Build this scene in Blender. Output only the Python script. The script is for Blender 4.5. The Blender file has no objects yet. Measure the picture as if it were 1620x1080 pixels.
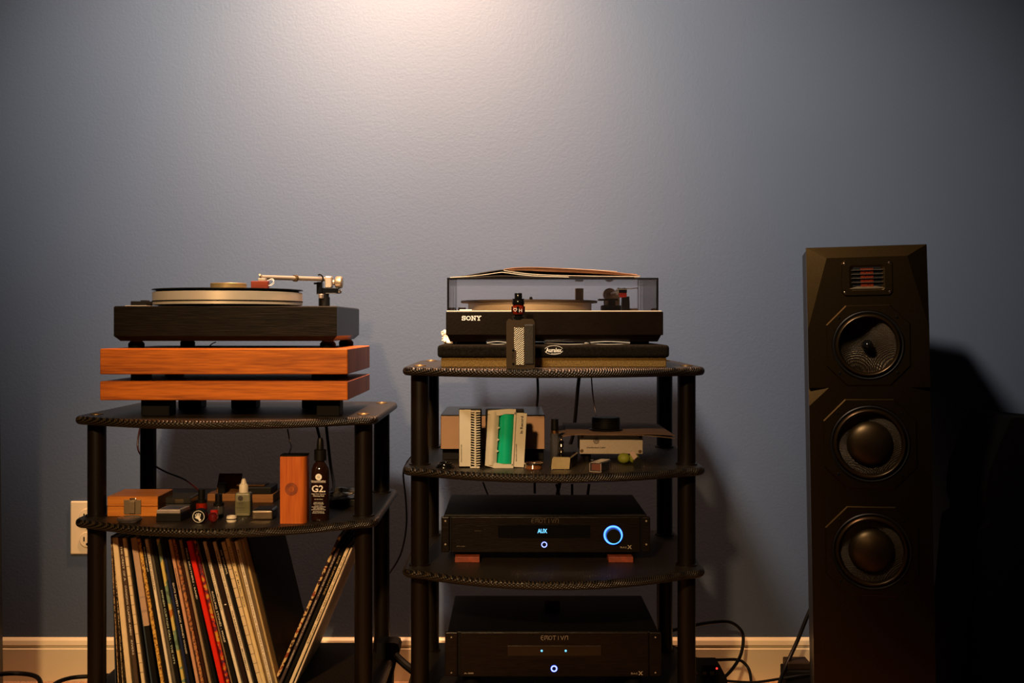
import bpy, bmesh, math, random
from mathutils import Vector, Matrix
random.seed(4)
PI = math.pi
SC = bpy.context.scene
COL = SC.collection
# ------------------------------------------------------------------ camera, world, light, exposure
F, VX, HY, ZC = 1760.0, 807.0, 514.0, 0.875
cam_d = bpy.data.cameras.new('camera'); cam = bpy.data.objects.new('camera', cam_d); COL.objects.link(cam)
cam_d.sensor_width = 36.0; cam_d.lens = 36.0*F/1620.0
cam_d.shift_x = (810-VX)/1620.0; cam_d.shift_y = -(540-HY)/1620.0
cam.location = (0, 0, ZC); cam.rotation_euler = (PI/2, 0, 0)
SC.camera = cam
W = bpy.data.worlds.new('world'); SC.world = W; W.use_nodes = True
W.node_tree.nodes['Background'].inputs[0].default_value = (0.5, 0.6, 0.9, 1)
W.node_tree.nodes['Background'].inputs[1].default_value = 0.006
SC.view_settings.view_transform = 'Standard'; SC.view_settings.look = 'None'
SC.view_settings.gamma = 1.0; SC.view_settings.exposure = 0.0
SC.view_settings.use_curve_mapping = False

def spot(name, loc, to, power, col, size, blend, radius):
    d = bpy.data.lights.new(name, 'SPOT'); d.energy = power; d.color = col
    d.spot_size = math.radians(size); d.spot_blend = blend; d.shadow_soft_size = radius
    o = bpy.data.objects.new(name, d); COL.objects.link(o); o.location = loc
    o.rotation_euler = (Vector(to)-Vector(loc)).to_track_quat('-Z', 'Y').to_euler()
    return o
# recessed can close to the wall: the warm scallop at the top of the wall
spot('ceiling_spot', (-0.23, 2.38, 2.46), (-0.23, 2.66, 0.9), 360, (1.0, 0.50, 0.26), 74, 1.0, 0.05)
# eyeball can in front of the racks with an oval wall-washing beam, tipped at the wall
sp_ = spot('ceiling_spot', (-0.44, 1.25, 2.44), (-0.12, 2.75, 1.40), 680, (1.0, 0.79, 0.58), 62, 1.0, 0.13)
sp_.scale = (1.62, 1.0, 1.0)
# recessed can at the back of the room: low warm light on the fronts
spot('ceiling_spot', (-0.75, -1.20, 2.25), (-0.35, 2.25, 0.12), 590, (1.0, 0.61, 0.28), 34, 1.0, 0.10)

# ------------------------------------------------------------------ materials
_M = {}
def nt(m): return m.node_tree.nodes, m.node_tree.links
def mat(name, col, rough=0.5, metal=0.0, var=0.12, scale=40.0, bump=0.0, bscale=None, spec=0.5, emit=None, estr=0, coat=0):
    """procedural: principled with noise in colour and fine relief"""
    if name in _M: return _M[name]
    m = bpy.data.materials.new(name); m.use_nodes = True; N, L = nt(m)
    b = N['Principled BSDF']; c = (*col, 1)
    b.inputs['Roughness'].default_value = rough; b.inputs['Metallic'].default_value = metal
    b.inputs['Specular IOR Level'].default_value = spec
    b.inputs['Coat Weight'].default_value = coat
    tc = N.new('ShaderNodeTexCoord'); nz = N.new('ShaderNodeTexNoise')
    nz.inputs['Scale'].default_value = scale; nz.inputs['Detail'].default_value = 4
    L.new(tc.outputs['Object'], nz.inputs['Vector'])
    cr = N.new('ShaderNodeValToRGB')
    cr.color_ramp.elements[0].position = 0.3; cr.color_ramp.elements[1].position = 0.7
    cr.color_ramp.elements[0].color = (*[v*(1-var) for v in col], 1)
    cr.color_ramp.elements[1].color = (*[min(1, v*(1+var)) for v in col], 1)
    L.new(nz.outputs['Fac'], cr.inputs['Fac']); L.new(cr.outputs['Color'], b.inputs['Base Color'])
    if bump:
        n2 = N.new('ShaderNodeTexNoise'); n2.inputs['Scale'].default_value = bscale or scale*4; n2.inputs['Detail'].default_value = 3
        L.new(tc.outputs['Object'], n2.inputs['Vector'])
        bp = N.new('ShaderNodeBump'); bp.inputs['Strength'].default_value = bump; bp.inputs['Distance'].default_value = 0.002
        L.new(n2.outputs['Fac'], bp.inputs['Height']); L.new(bp.outputs['Normal'], b.inputs['Normal'])
    if emit:
        b.inputs['Emission Color'].default_value = (*emit, 1); b.inputs['Emission Strength'].default_value = estr
    _M[name] = m; return m

def wood(name, c1, c2, axis='X', fine=160.0, broad=9.0, rough=0.4, bump=0.15, spec=.3):
    if name in _M: return _M[name]
    m = bpy.data.materials.new(name); m.use_nodes = True; N, L = nt(m); b = N['Principled BSDF']
    b.inputs['Roughness'].default_value = rough; b.inputs['Specular IOR Level'].default_value = spec
    tc = N.new('ShaderNodeTexCoord'); mp = N.new('ShaderNodeMapping')
    s = {'X': (0.06, 1, 1), 'Y': (1, 0.06, 1), 'Z': (1, 1, 0.06)}[axis]
    mp.inputs['Scale'].default_value = s; L.new(tc.outputs['Object'], mp.inputs['Vector'])
    n1 = N.new('ShaderNodeTexNoise'); n1.inputs['Scale'].default_value = fine; n1.inputs['Detail'].default_value = 6
    n2 = N.new('ShaderNodeTexNoise'); n2.inputs['Scale'].default_value = broad*3; n2.inputs['Detail'].default_value = 3; n2.inputs['Distortion'].default_value = 1.2
    L.new(mp.outputs[0], n1.inputs['Vector']); L.new(mp.outputs[0], n2.inputs['Vector'])
    mx = N.new('ShaderNodeMix'); mx.data_type = 'FLOAT'; mx.inputs[0].default_value = 0.5
    L.new(n1.outputs['Fac'], mx.inputs[2]); L.new(n2.outputs['Fac'], mx.inputs[3])
    cr = N.new('ShaderNodeValToRGB'); e = cr.color_ramp.elements
    e[0].position = 0.36; e[0].color = (*c1, 1); e[1].position = 0.64; e[1].color = (*c2, 1)
    L.new(mx.outputs[0], cr.inputs['Fac']); L.new(cr.outputs['Color'], b.inputs['Base Color'])
    bp = N.new('ShaderNodeBump'); bp.inputs['Strength'].default_value = bump; bp.inputs['Distance'].default_value = 0.001
    L.new(n1.outputs['Fac'], bp.inputs['Height']); L.new(bp.outputs['Normal'], b.inputs['Normal'])
    _M[name] = m; return m

def weave(name, c1, c2, pitch, rough, strength, dist=0.001, metal=0.0):
    """twill weave relief: two crossing diagonal ribs"""
    if name in _M: return _M[name]
    m = bpy.data.materials.new(name); m.use_nodes = True; N, L = nt(m); b = N['Principled BSDF']
    b.inputs['Roughness'].default_value = rough; b.inputs['Metallic'].default_value = metal; b.inputs['Specular IOR Level'].default_value = .35
    tc = N.new('ShaderNodeTexCoord'); sp = N.new('ShaderNodeSeparateXYZ'); L.new(tc.outputs['Object'], sp.inputs[0])
    def mth(op, a, bb=None):
        n = N.new('ShaderNodeMath'); n.operation = op
        for i, v in enumerate((a, bb)):
            if v is None: continue
            if hasattr(v, 'links'): L.new(v, n.inputs[i])
            else: n.inputs[i].default_value = v
        return n.outputs[0]
    v = mth('SUBTRACT', sp.outputs[1], sp.outputs[2])
    k = 2*PI/pitch
    a1 = mth('SINE', mth('MULTIPLY', mth('ADD', sp.outputs[0], v), k))
    a2 = mth('SINE', mth('MULTIPLY', mth('SUBTRACT', sp.outputs[0], mth('MULTIPLY', v, 2.3)), k*0.5))
    h = mth('ADD', mth('MULTIPLY', a1, 0.62), mth('MULTIPLY', a2, 0.38))
    cr = N.new('ShaderNodeValToRGB'); e = cr.color_ramp.elements
    e[0].position = 0.35; e[0].color = (*c1, 1); e[1].position = 0.75; e[1].color = (*c2, 1)
    L.new(mth('ADD', mth('MULTIPLY', h, 0.5), 0.5), cr.inputs['Fac']); L.new(cr.outputs['Color'], b.inputs['Base Color'])
    bp = N.new('ShaderNodeBump'); bp.inputs['Strength'].default_value = strength; bp.inputs['Distance'].default_value = dist
    L.new(h, bp.inputs['Height']); L.new(bp.outputs['Normal'], b.inputs['Normal'])
    _M[name] = m; return m

def mottled(name, cols, scale=30.0, rough=0.45, stretch=(1, 1, 1)):
    if name in _M: return _M[name]
    m = bpy.data.materials.new(name); m.use_nodes = True; N, L = nt(m); b = N['Principled BSDF']
    b.inputs['Roughness'].default_value = rough
    tc = N.new('ShaderNodeTexCoord'); mp = N.new('ShaderNodeMapping'); mp.inputs['Scale'].default_value = stretch
    nz = N.new('ShaderNodeTexNoise'); nz.inputs['Scale'].default_value = scale; nz.inputs['Detail'].default_value = 3
    L.new(tc.outputs['Object'], mp.inputs[0]); L.new(mp.outputs[0], nz.inputs['Vector'])
    cr = N.new('ShaderNodeValToRGB'); cr.color_ramp.interpolation = 'CONSTANT'
    n = len(cols); el = cr.color_ramp.elements
    el[0].position = 0.0; el[0].color = (*cols[0], 1); el[1].position = 0.36; el[1].color = (*cols[1], 1)
    for i in range(2, n):
        q = el.new(0.36+0.3*(i-1)/(n-1)); q.color = (*cols[i], 1)
    L.new(nz.outputs['Fac'], cr.inputs['Fac']); L.new(cr.outputs['Color'], b.inputs['Base Color'])
    _M[name] = m; return m

def glass(name, tint, ior=1.45, rough=0.02, haze=0.0, hazecol=(.6,.6,.6)):
    """clear sheet: fresnel mix of tinted transparency and gloss, optional haze"""
    if name in _M: return _M[name]
    m = bpy.data.materials.new(name); m.use_nodes = True; N, L = nt(m)
    N.remove(N['Principled BSDF']); out = N['Material Output']
    tr = N.new('ShaderNodeBsdfTransparent'); tr.inputs[0].default_value = (*tint, 1)
    gl = N.new('ShaderNodeBsdfGlossy'); gl.inputs['Roughness'].default_value = rough
    fr = N.new('ShaderNodeFresnel'); fr.inputs[0].default_value = ior
    tc = N.new('ShaderNodeTexCoord'); nz = N.new('ShaderNodeTexNoise'); nz.inputs['Scale'].default_value = 9
    bp = N.new('ShaderNodeBump'); bp.inputs['Strength'].default_value = 0.02
    L.new(tc.outputs['Object'], nz.inputs['Vector']); L.new(nz.outputs['Fac'], bp.inputs['Height']); L.new(bp.outputs['Normal'], gl.inputs['Normal'])
    mx = N.new('ShaderNodeMixShader'); L.new(fr.outputs[0], mx.inputs[0]); L.new(tr.outputs[0], mx.inputs[1]); L.new(gl.outputs[0], mx.inputs[2])
    last = mx
    if haze:
        df = N.new('ShaderNodeBsdfDiffuse'); df.inputs[0].default_value = (*hazecol, 1)
        m2 = N.new('ShaderNodeMixShader'); m2.inputs[0].default_value = haze
        L.new(mx.outputs[0], m2.inputs[1]); L.new(df.outputs[0], m2.inputs[2]); last = m2
    L.new(last.outputs[0], out.inputs['Surface'])
    _M[name] = m; return m

# ------------------------------------------------------------------ mesh builder
class MB:
    def __init__(s): s.v = []; s.f = []; s.sm = []
    def add(s, vs, fs, smooth=False, M=None):
        o = len(s.v)
        for p in vs:
            p = Vector(p)
            s.v.append(M @ p if M else p)
        for f in fs: s.f.append([o+i for i in f]); s.sm.append(smooth)
        return s
    def frombm(s, bm, smooth=False, M=None):
        bm.verts.index_update()
        s.add([v.co.copy() for v in bm.verts], [[v.index for v in f.verts] for f in bm.faces], smooth, M); bm.free(); return s
    def box(s, x0, x1, y0, y1, z0, z1, bev=0.0, M=None, seg=2):
        bm = bmesh.new(); bmesh.ops.create_cube(bm, size=1)
        for v in bm.verts:
            v.co = Vector(((x0+x1)/2+v.co.x*(x1-x0), (y0+y1)/2+v.co.y*(y1-y0), (z0+z1)/2+v.co.z*(z1-z0)))
        if bev: bmesh.ops.bevel(bm, geom=bm.edges[:], offset=bev, segments=seg, profile=0.5, affect='EDGES')
        return s.frombm(bm, False, M)
    def lathe(s, prof, c=(0, 0, 0), axis='Z', n=40, smooth=True, M=None, rot0=0.0):
        """prof: list of (r, h) revolved about axis through c"""
        c = Vector(c); vs = []; fs = []
        def P(r, a, h):
            x, y = r*math.cos(a), r*math.sin(a)
            return c + (Vector((x, y, h)) if axis == 'Z' else Vector((x, h, y)) if axis == 'Y' else Vector((h, x, y)))
        idx = []
        for r, h in prof:
            if r < 1e-7: idx.append([len(vs)]*n); vs.append(P(0, 0, h))
            else:
                idx.append(list(range(len(vs), len(vs)+n)))
                vs += [P(r, rot0+2*PI*k/n, h) for k in range(n)]
        for a, b in zip(idx[:-1], idx[1:]):
            for k in range(n):
                q = [a[k], a[(k+1) % n], b[(k+1) % n], b[k]]; u = []
                for i in q:
                    if i not in u: u.append(i)
                if len(u) > 2: fs.append(u)
        return s.add(vs, fs, smooth, M)
    def cyl(s, c, r, h0, h1, axis='Z', n=32, bev=0.0, M=None, smooth=True):
        b = bev
        pr = [(0, h0), (r-b, h0), (r, h0+b), (r, h1-b), (r-b, h1), (0, h1)] if b else [(0, h0), (r, h0), (r, h0), (r, h1), (r, h1), (0, h1)]
        return s.lathe(pr, c, axis, n, smooth, M)
    def prism(s, poly, a0, a1, axis='Y', M=None, smooth=False):
        """poly in the plane square to axis: Y->(x,z) Z->(x,y) X->(y,z)"""
        def P(p, a): return (p[0], a, p[1]) if axis == 'Y' else (p[0], p[1], a) if axis == 'Z' else (a, p[0], p[1])
        n = len(poly); vs = [P(p, a0) for p in poly]+[P(p, a1) for p in poly]
        fs = [list(range(n)), list(range(2*n-1, n-1, -1))]+[[i, (i+1) % n, n+(i+1) % n, n+i] for i in range(n)]
        return s.add(vs, fs, smooth, M)
    def tube(s, pts, r, n=10, M=None, close=False, sub=6):
        P = [Vector(p) for p in pts]
        if sub > 1 and len(P) > 2:
            Q = []; m = len(P)
            for i in range(m if close else m-1):
                g = lambda j: P[j % m] if close else P[max(0, min(m-1, j))]
                p0, p1, p2, p3 = g(i-1), g(i), g(i+1), g(i+2)
                for k in range(sub):
                    t = k/sub
                    Q.append(0.5*((2*p1)+(p2-p0)*t+(2*p0-5*p1+4*p2-p3)*t*t+(3*p1-p0-3*p2+p3)*t**3))
            if not close: Q.append(P[-1])
            P = Q
        m = len(P); vs = []; fs = []; up = Vector((0.13, 0.21, 0.97))
        prev = None
        for i, p in enumerate(P):
            a = P[(i-1) % m] if (close or i) else p; b = P[(i+1) % m] if (close or i < m-1) else p
            t = (b-a).normalized()
            u = (prev if prev is not None else up); u = (u-t*u.dot(t))
            if u.length < 1e-6: u = Vector((1, 0, 0))
            u.normalize(); w = t.cross(u); prev = u
            rr = r[i] if isinstance(r, list) else r
            vs += [p+(u*math.cos(2*PI*k/n)+w*math.sin(2*PI*k/n))*rr for k in range(n)]
        for i in range(m if close else m-1):
            j = (i+1) % m
            fs += [[i*n+k, i*n+(k+1) % n, j*n+(k+1) % n, j*n+k] for k in range(n)]
        if not close: fs += [list(range(n-1, -1, -1)), list(range((m-1)*n, m*n))]
        return s.add(vs, fs, True, M)

ORG = {}
def setp(o, label=None, cat=None, group=None, kind=None):
    if label: o['label'] = label
    if cat: o['category'] = cat
    if group: o['group'] = group
    if kind: o['kind'] = kind
    return o
def thing(name, loc, label, cat, group=None):
    o = bpy.data.objects.new(name, None); COL.objects.link(o); o.location = loc; o.empty_display_size = 0.02
    ORG[o] = Vector(loc); return setp(o, label, cat, group)
def link(name, mb, m, parent=None, loc=None, label=None, cat=None, group=None, kind=None, sharp=True):
    """mb in world coordinates; becomes ONE mesh object"""
    org = ORG[parent] if parent is not None else Vector(loc or (0, 0, 0))
    me = bpy.data.meshes.new(name); me.from_pydata([tuple(v-org) for v in mb.v], [], mb.f)
    me.polygons.foreach_set('use_smooth', mb.sm); me.validate(); me.update()
    bm = bmesh.new(); bm.from_mesh(me); bmesh.ops.recalc_face_normals(bm, faces=bm.faces[:])
    for e in bm.edges:
        if len(e.link_faces) == 2 and e.calc_face_angle(0) > 0.6: e.smooth = False
    bm.to_mesh(me); bm.free()
    for q in (m if isinstance(m, (list, tuple)) else [m]): me.materials.append(q)
    o = bpy.data.objects.new(name, me); COL.objects.link(o)
    if parent is not None: o.parent = parent
    else: o.location = org
    ORG[o] = org
    return setp(o, label, cat, group, kind)
def copy_tree(o, parent=None):
    c = o.copy(); COL.objects.link(c); c.parent = parent
    for ch in o.children: copy_tree(ch, c)
    return c
def W3(px, py, Y): return Vector(((px-VX)*Y/F, Y, ZC-(py-HY)*Y/F))
def X(px, Y): return (px-VX)*Y/F
def Z(py, Y): return ZC-(py-HY)*Y/F

def text(name, s, m, parent, centre, width, height, M=None, depth=0.0003, bold=0.0, label=None):
    """flat print facing -Y; centre in world coords"""
    cu = bpy.data.curves.new(name, 'FONT'); cu.body = s; cu.size = 1.0; cu.offset = bold; cu.resolution_u = 2
    ob = bpy.data.objects.new(name, cu); me = bpy.data.meshes.new_from_object(ob)
    bpy.data.objects.remove(ob); bpy.data.curves.remove(cu)
    xs = [v.co.x for v in me.vertices]; ys = [v.co.y for v in me.vertices]
    cx, cy = (min(xs)+max(xs))/2, (min(ys)+max(ys))/2
    sx = width/(max(xs)-min(xs)); sy = height/(max(ys)-min(ys))
    mb = MB(); c = Vector(centre)
    vs = [Vector(((v.co.x-cx)*sx, -depth, (v.co.y-cy)*sy)) for v in me.vertices]
    if M: vs = [M @ v for v in vs]
    mb.add([c+v for v in vs], [list(p.vertices) for p in me.polygons])
    bpy.data.meshes.remove(me)
    return link(name, mb, m, parent, label=label)
def strokes(mb, lines, c, w, h, t, M=None, depth=0.0003):
    """lines in unit box 0..1 to flat quads of width t, facing -Y; c = lower left"""
    for ln in lines:
        for (x0, y0), (x1, y1) in zip(ln[:-1], ln[1:]):
            depth += 1.2e-5
            a = Vector((c[0]+x0*w, c[1]-depth, c[2]+y0*h)); b = Vector((c[0]+x1*w, c[1]-depth, c[2]+y1*h))
            d = (b-a); 
            if d.length < 1e-9: continue
            d.normalize(); n = Vector((-d.z, 0, d.x))*t/2; e = d*t/2
            mb.add([a-e-n, b+e-n, b+e+n, a-e+n], [[0, 1, 2, 3]])
    return mb
def arc(cx, cy, rx, ry, a0, a1, n=10):
    return [(cx+rx*math.cos(math.radians(a0+(a1-a0)*i/n)), cy+ry*math.sin(math.radians(a0+(a1-a0)*i/n))) for i in range(n+1)]
def disc(mb, c, r0, r1, n=32, depth=0.0003):
    """flat ring (or disc) facing -Y"""
    vs = []; fs = []
    for k in range(n):
        a = 2*PI*k/n
        vs += [(c[0]+r1*math.cos(a), c[1]-depth, c[2]+r1*math.sin(a)), (c[0]+r0*math.cos(a), c[1]-depth, c[2]+r0*math.sin(a))]
    for k in range(n):
        j = (k+1) % n; fs.append([2*k, 2*j, 2*j+1, 2*k+1])
    return mb.add(vs, fs)

# common materials
BLK = mat('satin_black', (0.005, 0.0045, 0.004), 0.42, spec=.2)
BLKG = mat('gloss_black', (0.004, 0.004, 0.004), 0.12)
BLKM = mat('matt_black', (0.003, 0.003, 0.003), 0.8, spec=.15)
RUB = mat('rubber_black', (0.0025, 0.0025, 0.0025), 0.6, spec=.1)
CHR = mat('bright_metal', (0.8, 0.76, 0.7), 0.18, 1.0, 0.03)
ALU = mat('brushed_aluminium', (0.62, 0.56, 0.47), 0.4, 0.5, 0.05)
BRS = mat('aged_brass', (0.16, 0.105, 0.045), 0.42, .8)
WHT = mat('white_print', (0.8, 0.77, 0.7), 0.5)
CARB = weave('carbon_weave', (0.0015, 0.0013, 0.001), (0.034, 0.024, 0.014), 0.0062, 0.34, 1.0, 0.0007)

# ------------------------------------------------------------------ room
def wall_mat():
    m = bpy.data.materials.new('blue_grey_wall_paint'); m.use_nodes = True; N, L = nt(m); b = N['Principled BSDF']
    tc = N.new('ShaderNodeTexCoord')
    n1 = N.new('ShaderNodeTexNoise'); n1.inputs['Scale'].default_value = 2.0; n1.inputs['Detail'].default_value = 3
    n2 = N.new('ShaderNodeTexNoise'); n2.inputs['Scale'].default_value = 190.0; n2.inputs['Detail'].default_value = 4
    L.new(tc.outputs['Object'], n1.inputs['Vector']); L.new(tc.outputs['Object'], n2.inputs['Vector'])
    cr = N.new('ShaderNodeValToRGB'); cr.color_ramp.elements[0].position = 0.35; cr.color_ramp.elements[1].position = 0.65
    cr.color_ramp.elements[0].color = (0.050, 0.071, 0.118, 1); cr.color_ramp.elements[1].color = (0.053, 0.076, 0.126, 1)
    L.new(n1.outputs['Fac'], cr.inputs['Fac']); L.new(cr.outputs['Color'], b.inputs['Base Color'])
    b.inputs['Roughness'].default_value = 0.55
    bp = N.new('ShaderNodeBump'); bp.inputs['Strength'].default_value = 0.25; bp.inputs['Distance'].default_value = 0.0015
    L.new(n2.outputs['Fac'], bp.inputs['Height']); L.new(bp.outputs['Normal'], b.inputs['Normal'])
    return m
WALLM = wall_mat()
YW = 2.75
link('wall_back', MB().box(-2.7, 2.7, YW, YW+0.1, 0, 2.5), WALLM, kind='structure')
link('wall_left', MB().box(-2.8, -2.7, -1.8, YW+0.1, 0, 2.5), WALLM, kind='structure')
link('wall_right', MB().box(2.7, 2.8, -1.8, YW+0.1, 0, 2.5), WALLM, kind='structure')
link('ceiling', MB().box(-2.8, 2.8, -1.8, YW+0.1, 2.5, 2.6), mat('ceiling_white', (0.6, 0.58, 0.55), 0.9), kind='structure')
link('floor', MB().box(-2.8, 2.8, -1.8, YW+0.1, -0.1, 0), mat('tan_carpet', (0.36, 0.21, 0.11), 0.95, 0, 0.55, 260, 1.0, 420), kind='structure')
BASEM = mat('cream_trim_paint', (0.60, 0.52, 0.35), 0.42, 0, 0.03, 6)
pb = [(YW, 0), (YW-.015, 0), (YW-.015, .078), (YW-.011, .080), (YW-.011, .084), (YW-.013, .088), (YW-.010, .098), (YW-.004, .103), (YW, .104)]
link('baseboard_back', MB().prism(pb, -2.7, 2.7, 'X'), BASEM, kind='structure')

# wall outlet
ox, oz0, oz1 = X(140, YW), Z(876, YW), Z(792, YW)
IV = mat('ivory_plastic', (0.70, 0.56, 0.36), 0.35, 0, 0.02)
t = thing('wall_outlet', (ox, YW, oz0), 'cream duplex wall outlet plate half hidden behind the left rack post', 'outlet')
link('cover_plate', MB().box(ox-.043, ox+.043, YW-.006, YW, oz0, oz1, .003), IV, t)
for zc in (oz0+.037, oz1-.037):
    r = link('socket', MB().cyl((ox, YW, zc), .019, -.009, -.0055, 'Y', 28, .001), IV, t)
    sl = MB(); sl.box(ox-.009, ox-.006, YW-.0095, YW-.0088, zc-.004, zc+.007); sl.box(ox+.006, ox+.009, YW-.0095, YW-.0088, zc-.004, zc+.007)
    sl.cyl((ox, YW, zc-.011), .003, -.0095, -.0088, 'Y', 12); link('slot', sl, BLKM, r)
link('screw', MB().cyl((ox, YW, (oz0+oz1)/2), .0035, -.0075, -.0055, 'Y', 14), CHR, t)

# ------------------------------------------------------------------ racks
def shelf_outline(cx, hw=.2985, yf=2.165, yb=2.60, bow=.095, r=.035):
    pts = []
    def corner(x, y, a0, a1, rr):
        for i in range(7):
            a = math.radians(a0+(a1-a0)*i/6); pts.append((x+rr*math.cos(a), y+rr*math.sin(a)))
    corner(cx-hw+r, yf+r, 180, 262, r)
    n = 40; x0 = cx-hw+r*.9; x1 = cx+hw-r*.9
    for i in range(1, n):
        u = -1+2*i/n; pts.append((x0+(x1-x0)*i/n, yf-bow*(1-u*u)*1.0+0.0))
    corner(cx+hw-r, yf+r, 278, 360, r)
    corner(cx+hw-r, yb-r, 0, 90, r)
    corner(cx-hw+r, yb-r, 90, 180, r)
    return pts
def shelf(parent, cx, ztop, T=.017):
    out = shelf_outline(cx); n = len(out); nor = []
    for i in range(n):
        a = Vector(out[i-1]); b = Vector(out[(i+1) % n]); d = (b-a).normalized(); nor.append(Vector((d.y, -d.x)))
    R = .0080; rings = []
    for k in range(9):
        th = -PI/2+PI*k/8; off = R*(1-math.cos(th)); z = ztop-T/2+math.sin(th)*T/2
        rings.append([(out[i][0]-nor[i].x*off, out[i][1]-nor[i].y*off, z) for i in range(n)])
    mb = MB(); vs = [p for r in rings for p in r]; fs = []
    for k in range(8):
        for i in range(n): fs.append([k*n+i, k*n+(i+1) % n, (k+1)*n+(i+1) % n, (k+1)*n+i])
    fs.append(list(range(n-1, -1, -1))); fs.append(list(range(8*n, 9*n)))
    mb.add(vs, fs, True)
    return link('shelf', mb, CARB, parent)
POSTM = mat('bronze_black_post', (0.005, 0.0026, 0.001), 0.38, 0.0, 0.2, 300, 0.05, 900, spec=.3)
def rack(cx, tops, label):
    t = thing('audio_rack', (cx, 2.38, 0), label, 'rack')
    for z in tops: shelf(t, cx, z)
    lv = [0.0]+tops
    for sx in (-.266, .266):
        for y in (2.22, 2.535):
            for a, b in zip(lv[:-1], lv[1:]):
                mb = MB().cyl((cx+sx, y, 0), .0180, a, b-.017, 'Z', 32, .0015)
                if a > 0: mb.lathe([(.018, a), (.0215, a), (.0215, a+.0025), (.018, a+.0035)], (cx+sx, y, 0), 'Z', 32)
                link('post', mb, POSTM, t)
            link('bolt_cap', MB().lathe([(.0, .0035), (.006, .003), (.0075, .0015), (.0105, .0025), (.0125, .0012), (.013, -.0005)], (cx+sx, y, tops[-1]), 'Z', 28), BRS, t)
    return t
rack(-.5585, [.135, .495, .697], 'black carbon-edged audio rack on the left, the one holding records')
rack(.086, [.135, .397, .597, .793], 'black carbon-edged audio rack in the middle, the one holding two amplifiers')

# ------------------------------------------------------------------ walnut isolation platform
WAL = wood('oiled_mahogany', (0.20, 0.040, 0.002), (0.55, 0.140, 0.008), 'X', 300, 7, .42, .15)
WALE = wood('mahogany_end', (0.13, 0.038, 0.010), (0.36, 0.11, 0.028), 'Z', 120, 20, .5, .12)
YP = 2.14; px0, px1 = X(158, YP), X(550, YP); YPB = YP+.336
zs = [Z(y, YP) for y in (551.5, 592, 603, 633)]
t = thing('isolation_platform', ((px0+px1)/2, (YP+YPB)/2, .697), 'two-tier orange-brown wooden isolation platform under the left turntable', 'platform')
def slab(name, z0, z1):
    o = link(name, MB().box(px0, px1, YP, YPB, z0, z1, .0015, seg=1), WAL, t)
    me = o.data; me.materials.append(WALE); 
    for p in me.polygons:
        if abs(p.normal.x) > .9: p.material_index = 1
    return o
slab('upper_slab', zs[1], zs[0]); slab('lower_slab', zs[3], zs[2])
for x in (px0+.06, px1-.06):
    for y in (YP+.06, YPB-.06):
        link('spacer', MB().cyl((x, y, 0), .02, zs[2], zs[1], 'Z', 24), RUB, t)
for a, b, y in ((228, 273, 2.19), (503, 540, 2.19), (286, 322, 2.40), (369, 408, 2.40), (480, 512, 2.40)):
    a, b = X(a, y), X(b, y)
    link('foot', MB().box(a, b, y-.02, y+.025, .697, zs[3], .002), RUB, t)

# ------------------------------------------------------------------ left turntable
YT, YTB = 2.20, 2.523; tx0, tx1 = X(180, YT), X(533, YT)
ztp = Z(484, YT); ztb = Z(539.3, YT)
t = thing('turntable', ((tx0+tx1)/2, (YT+YTB)/2, zs[0]), 'open turntable with black ash plinth and silver platter on the wooden platform', 'turntable')
ASH = wood('black_ash', (0.002, 0.0016, 0.0012), (0.010, 0.007, 0.004), 'X', 420, 60, .34, .28, .12)
def chamf(z, i): return [(tx0+i, YT+i, z), (tx1-i, YT+i, z), (tx1-i, YTB-i, z), (tx0+i, YTB-i, z)]
vs = chamf(ztb, .010)+chamf(ztb+.010, 0)+chamf(ztp-.002, 0)+chamf(ztp, .002)
fs = [[3, 2, 1, 0], [12, 13, 14, 15]]+[[k*4+i, k*4+(i+1) % 4, k*4+4+(i+1) % 4, k*4+4+i] for k in range(3) for i in range(4)]
link('plinth', MB().add(vs, fs), ASH, t)
for x, y in ((tx0+.028, YT+.05), (tx1-.026, YT+.05), (tx0+.07, YTB-.06), (tx1-.022, YTB-.05)):
    f = link('foot', MB().lathe([(0, zs[0]), (.0155, zs[0]), (.0160, zs[0]+.002), (.0160, zs[0]+.009), (.0, zs[0]+.009)], (x, y, 0), 'Z', 28), RUB, t)
    link('foot_ring', MB().lathe([(.0, zs[0]+.009), (.014, zs[0]+.009), (.0150, zs[0]+.0105), (.012, zs[0]+.0125), (.012, ztb), (0, ztb)], (x, y, 0), 'Z', 28), BRS, f)
pcx, pcy, pr = X(361.5, 2.36), 2.36, .1545
link('sub_platter', MB().lathe([(0, ztp), (pr-.012, ztp), (pr-.012, ztp+.004), (0, ztp+.004)], (pcx, pcy, 0), 'Z', 64), BLK, t)
PLT = mat('turned_aluminium', (0.62, 0.52, 0.38), 0.36, 0.45, 0.03)
zb = ztp+.004
link('platter', MB().lathe([(0, zb), (pr-.002, zb), (pr, zb+.001), (pr, zb+.0065), (pr-.003, zb+.007), (pr-.003, zb+.0085), (pr, zb+.009), (pr, zb+.026), (pr-.003, zb+.0275), (0, zb+.0275)], (pcx, pcy, 0), 'Z', 128), PLT, t)
zm = zb+.0275
link('platter_belt', MB().lathe([(pr-.004, zb+.0068), (pr+.0008, zb+.0068), (pr+.0008, zb+.0088), (pr-.004, zb+.0088)], (pcx, pcy, 0), 'Z', 96), RUB, t)
link('mat', MB().lathe([(0, zm), (.147, zm), (.147, zm+.0022), (0, zm+.0022)], (pcx, pcy, 0), 'Z', 96), RUB, t)
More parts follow.
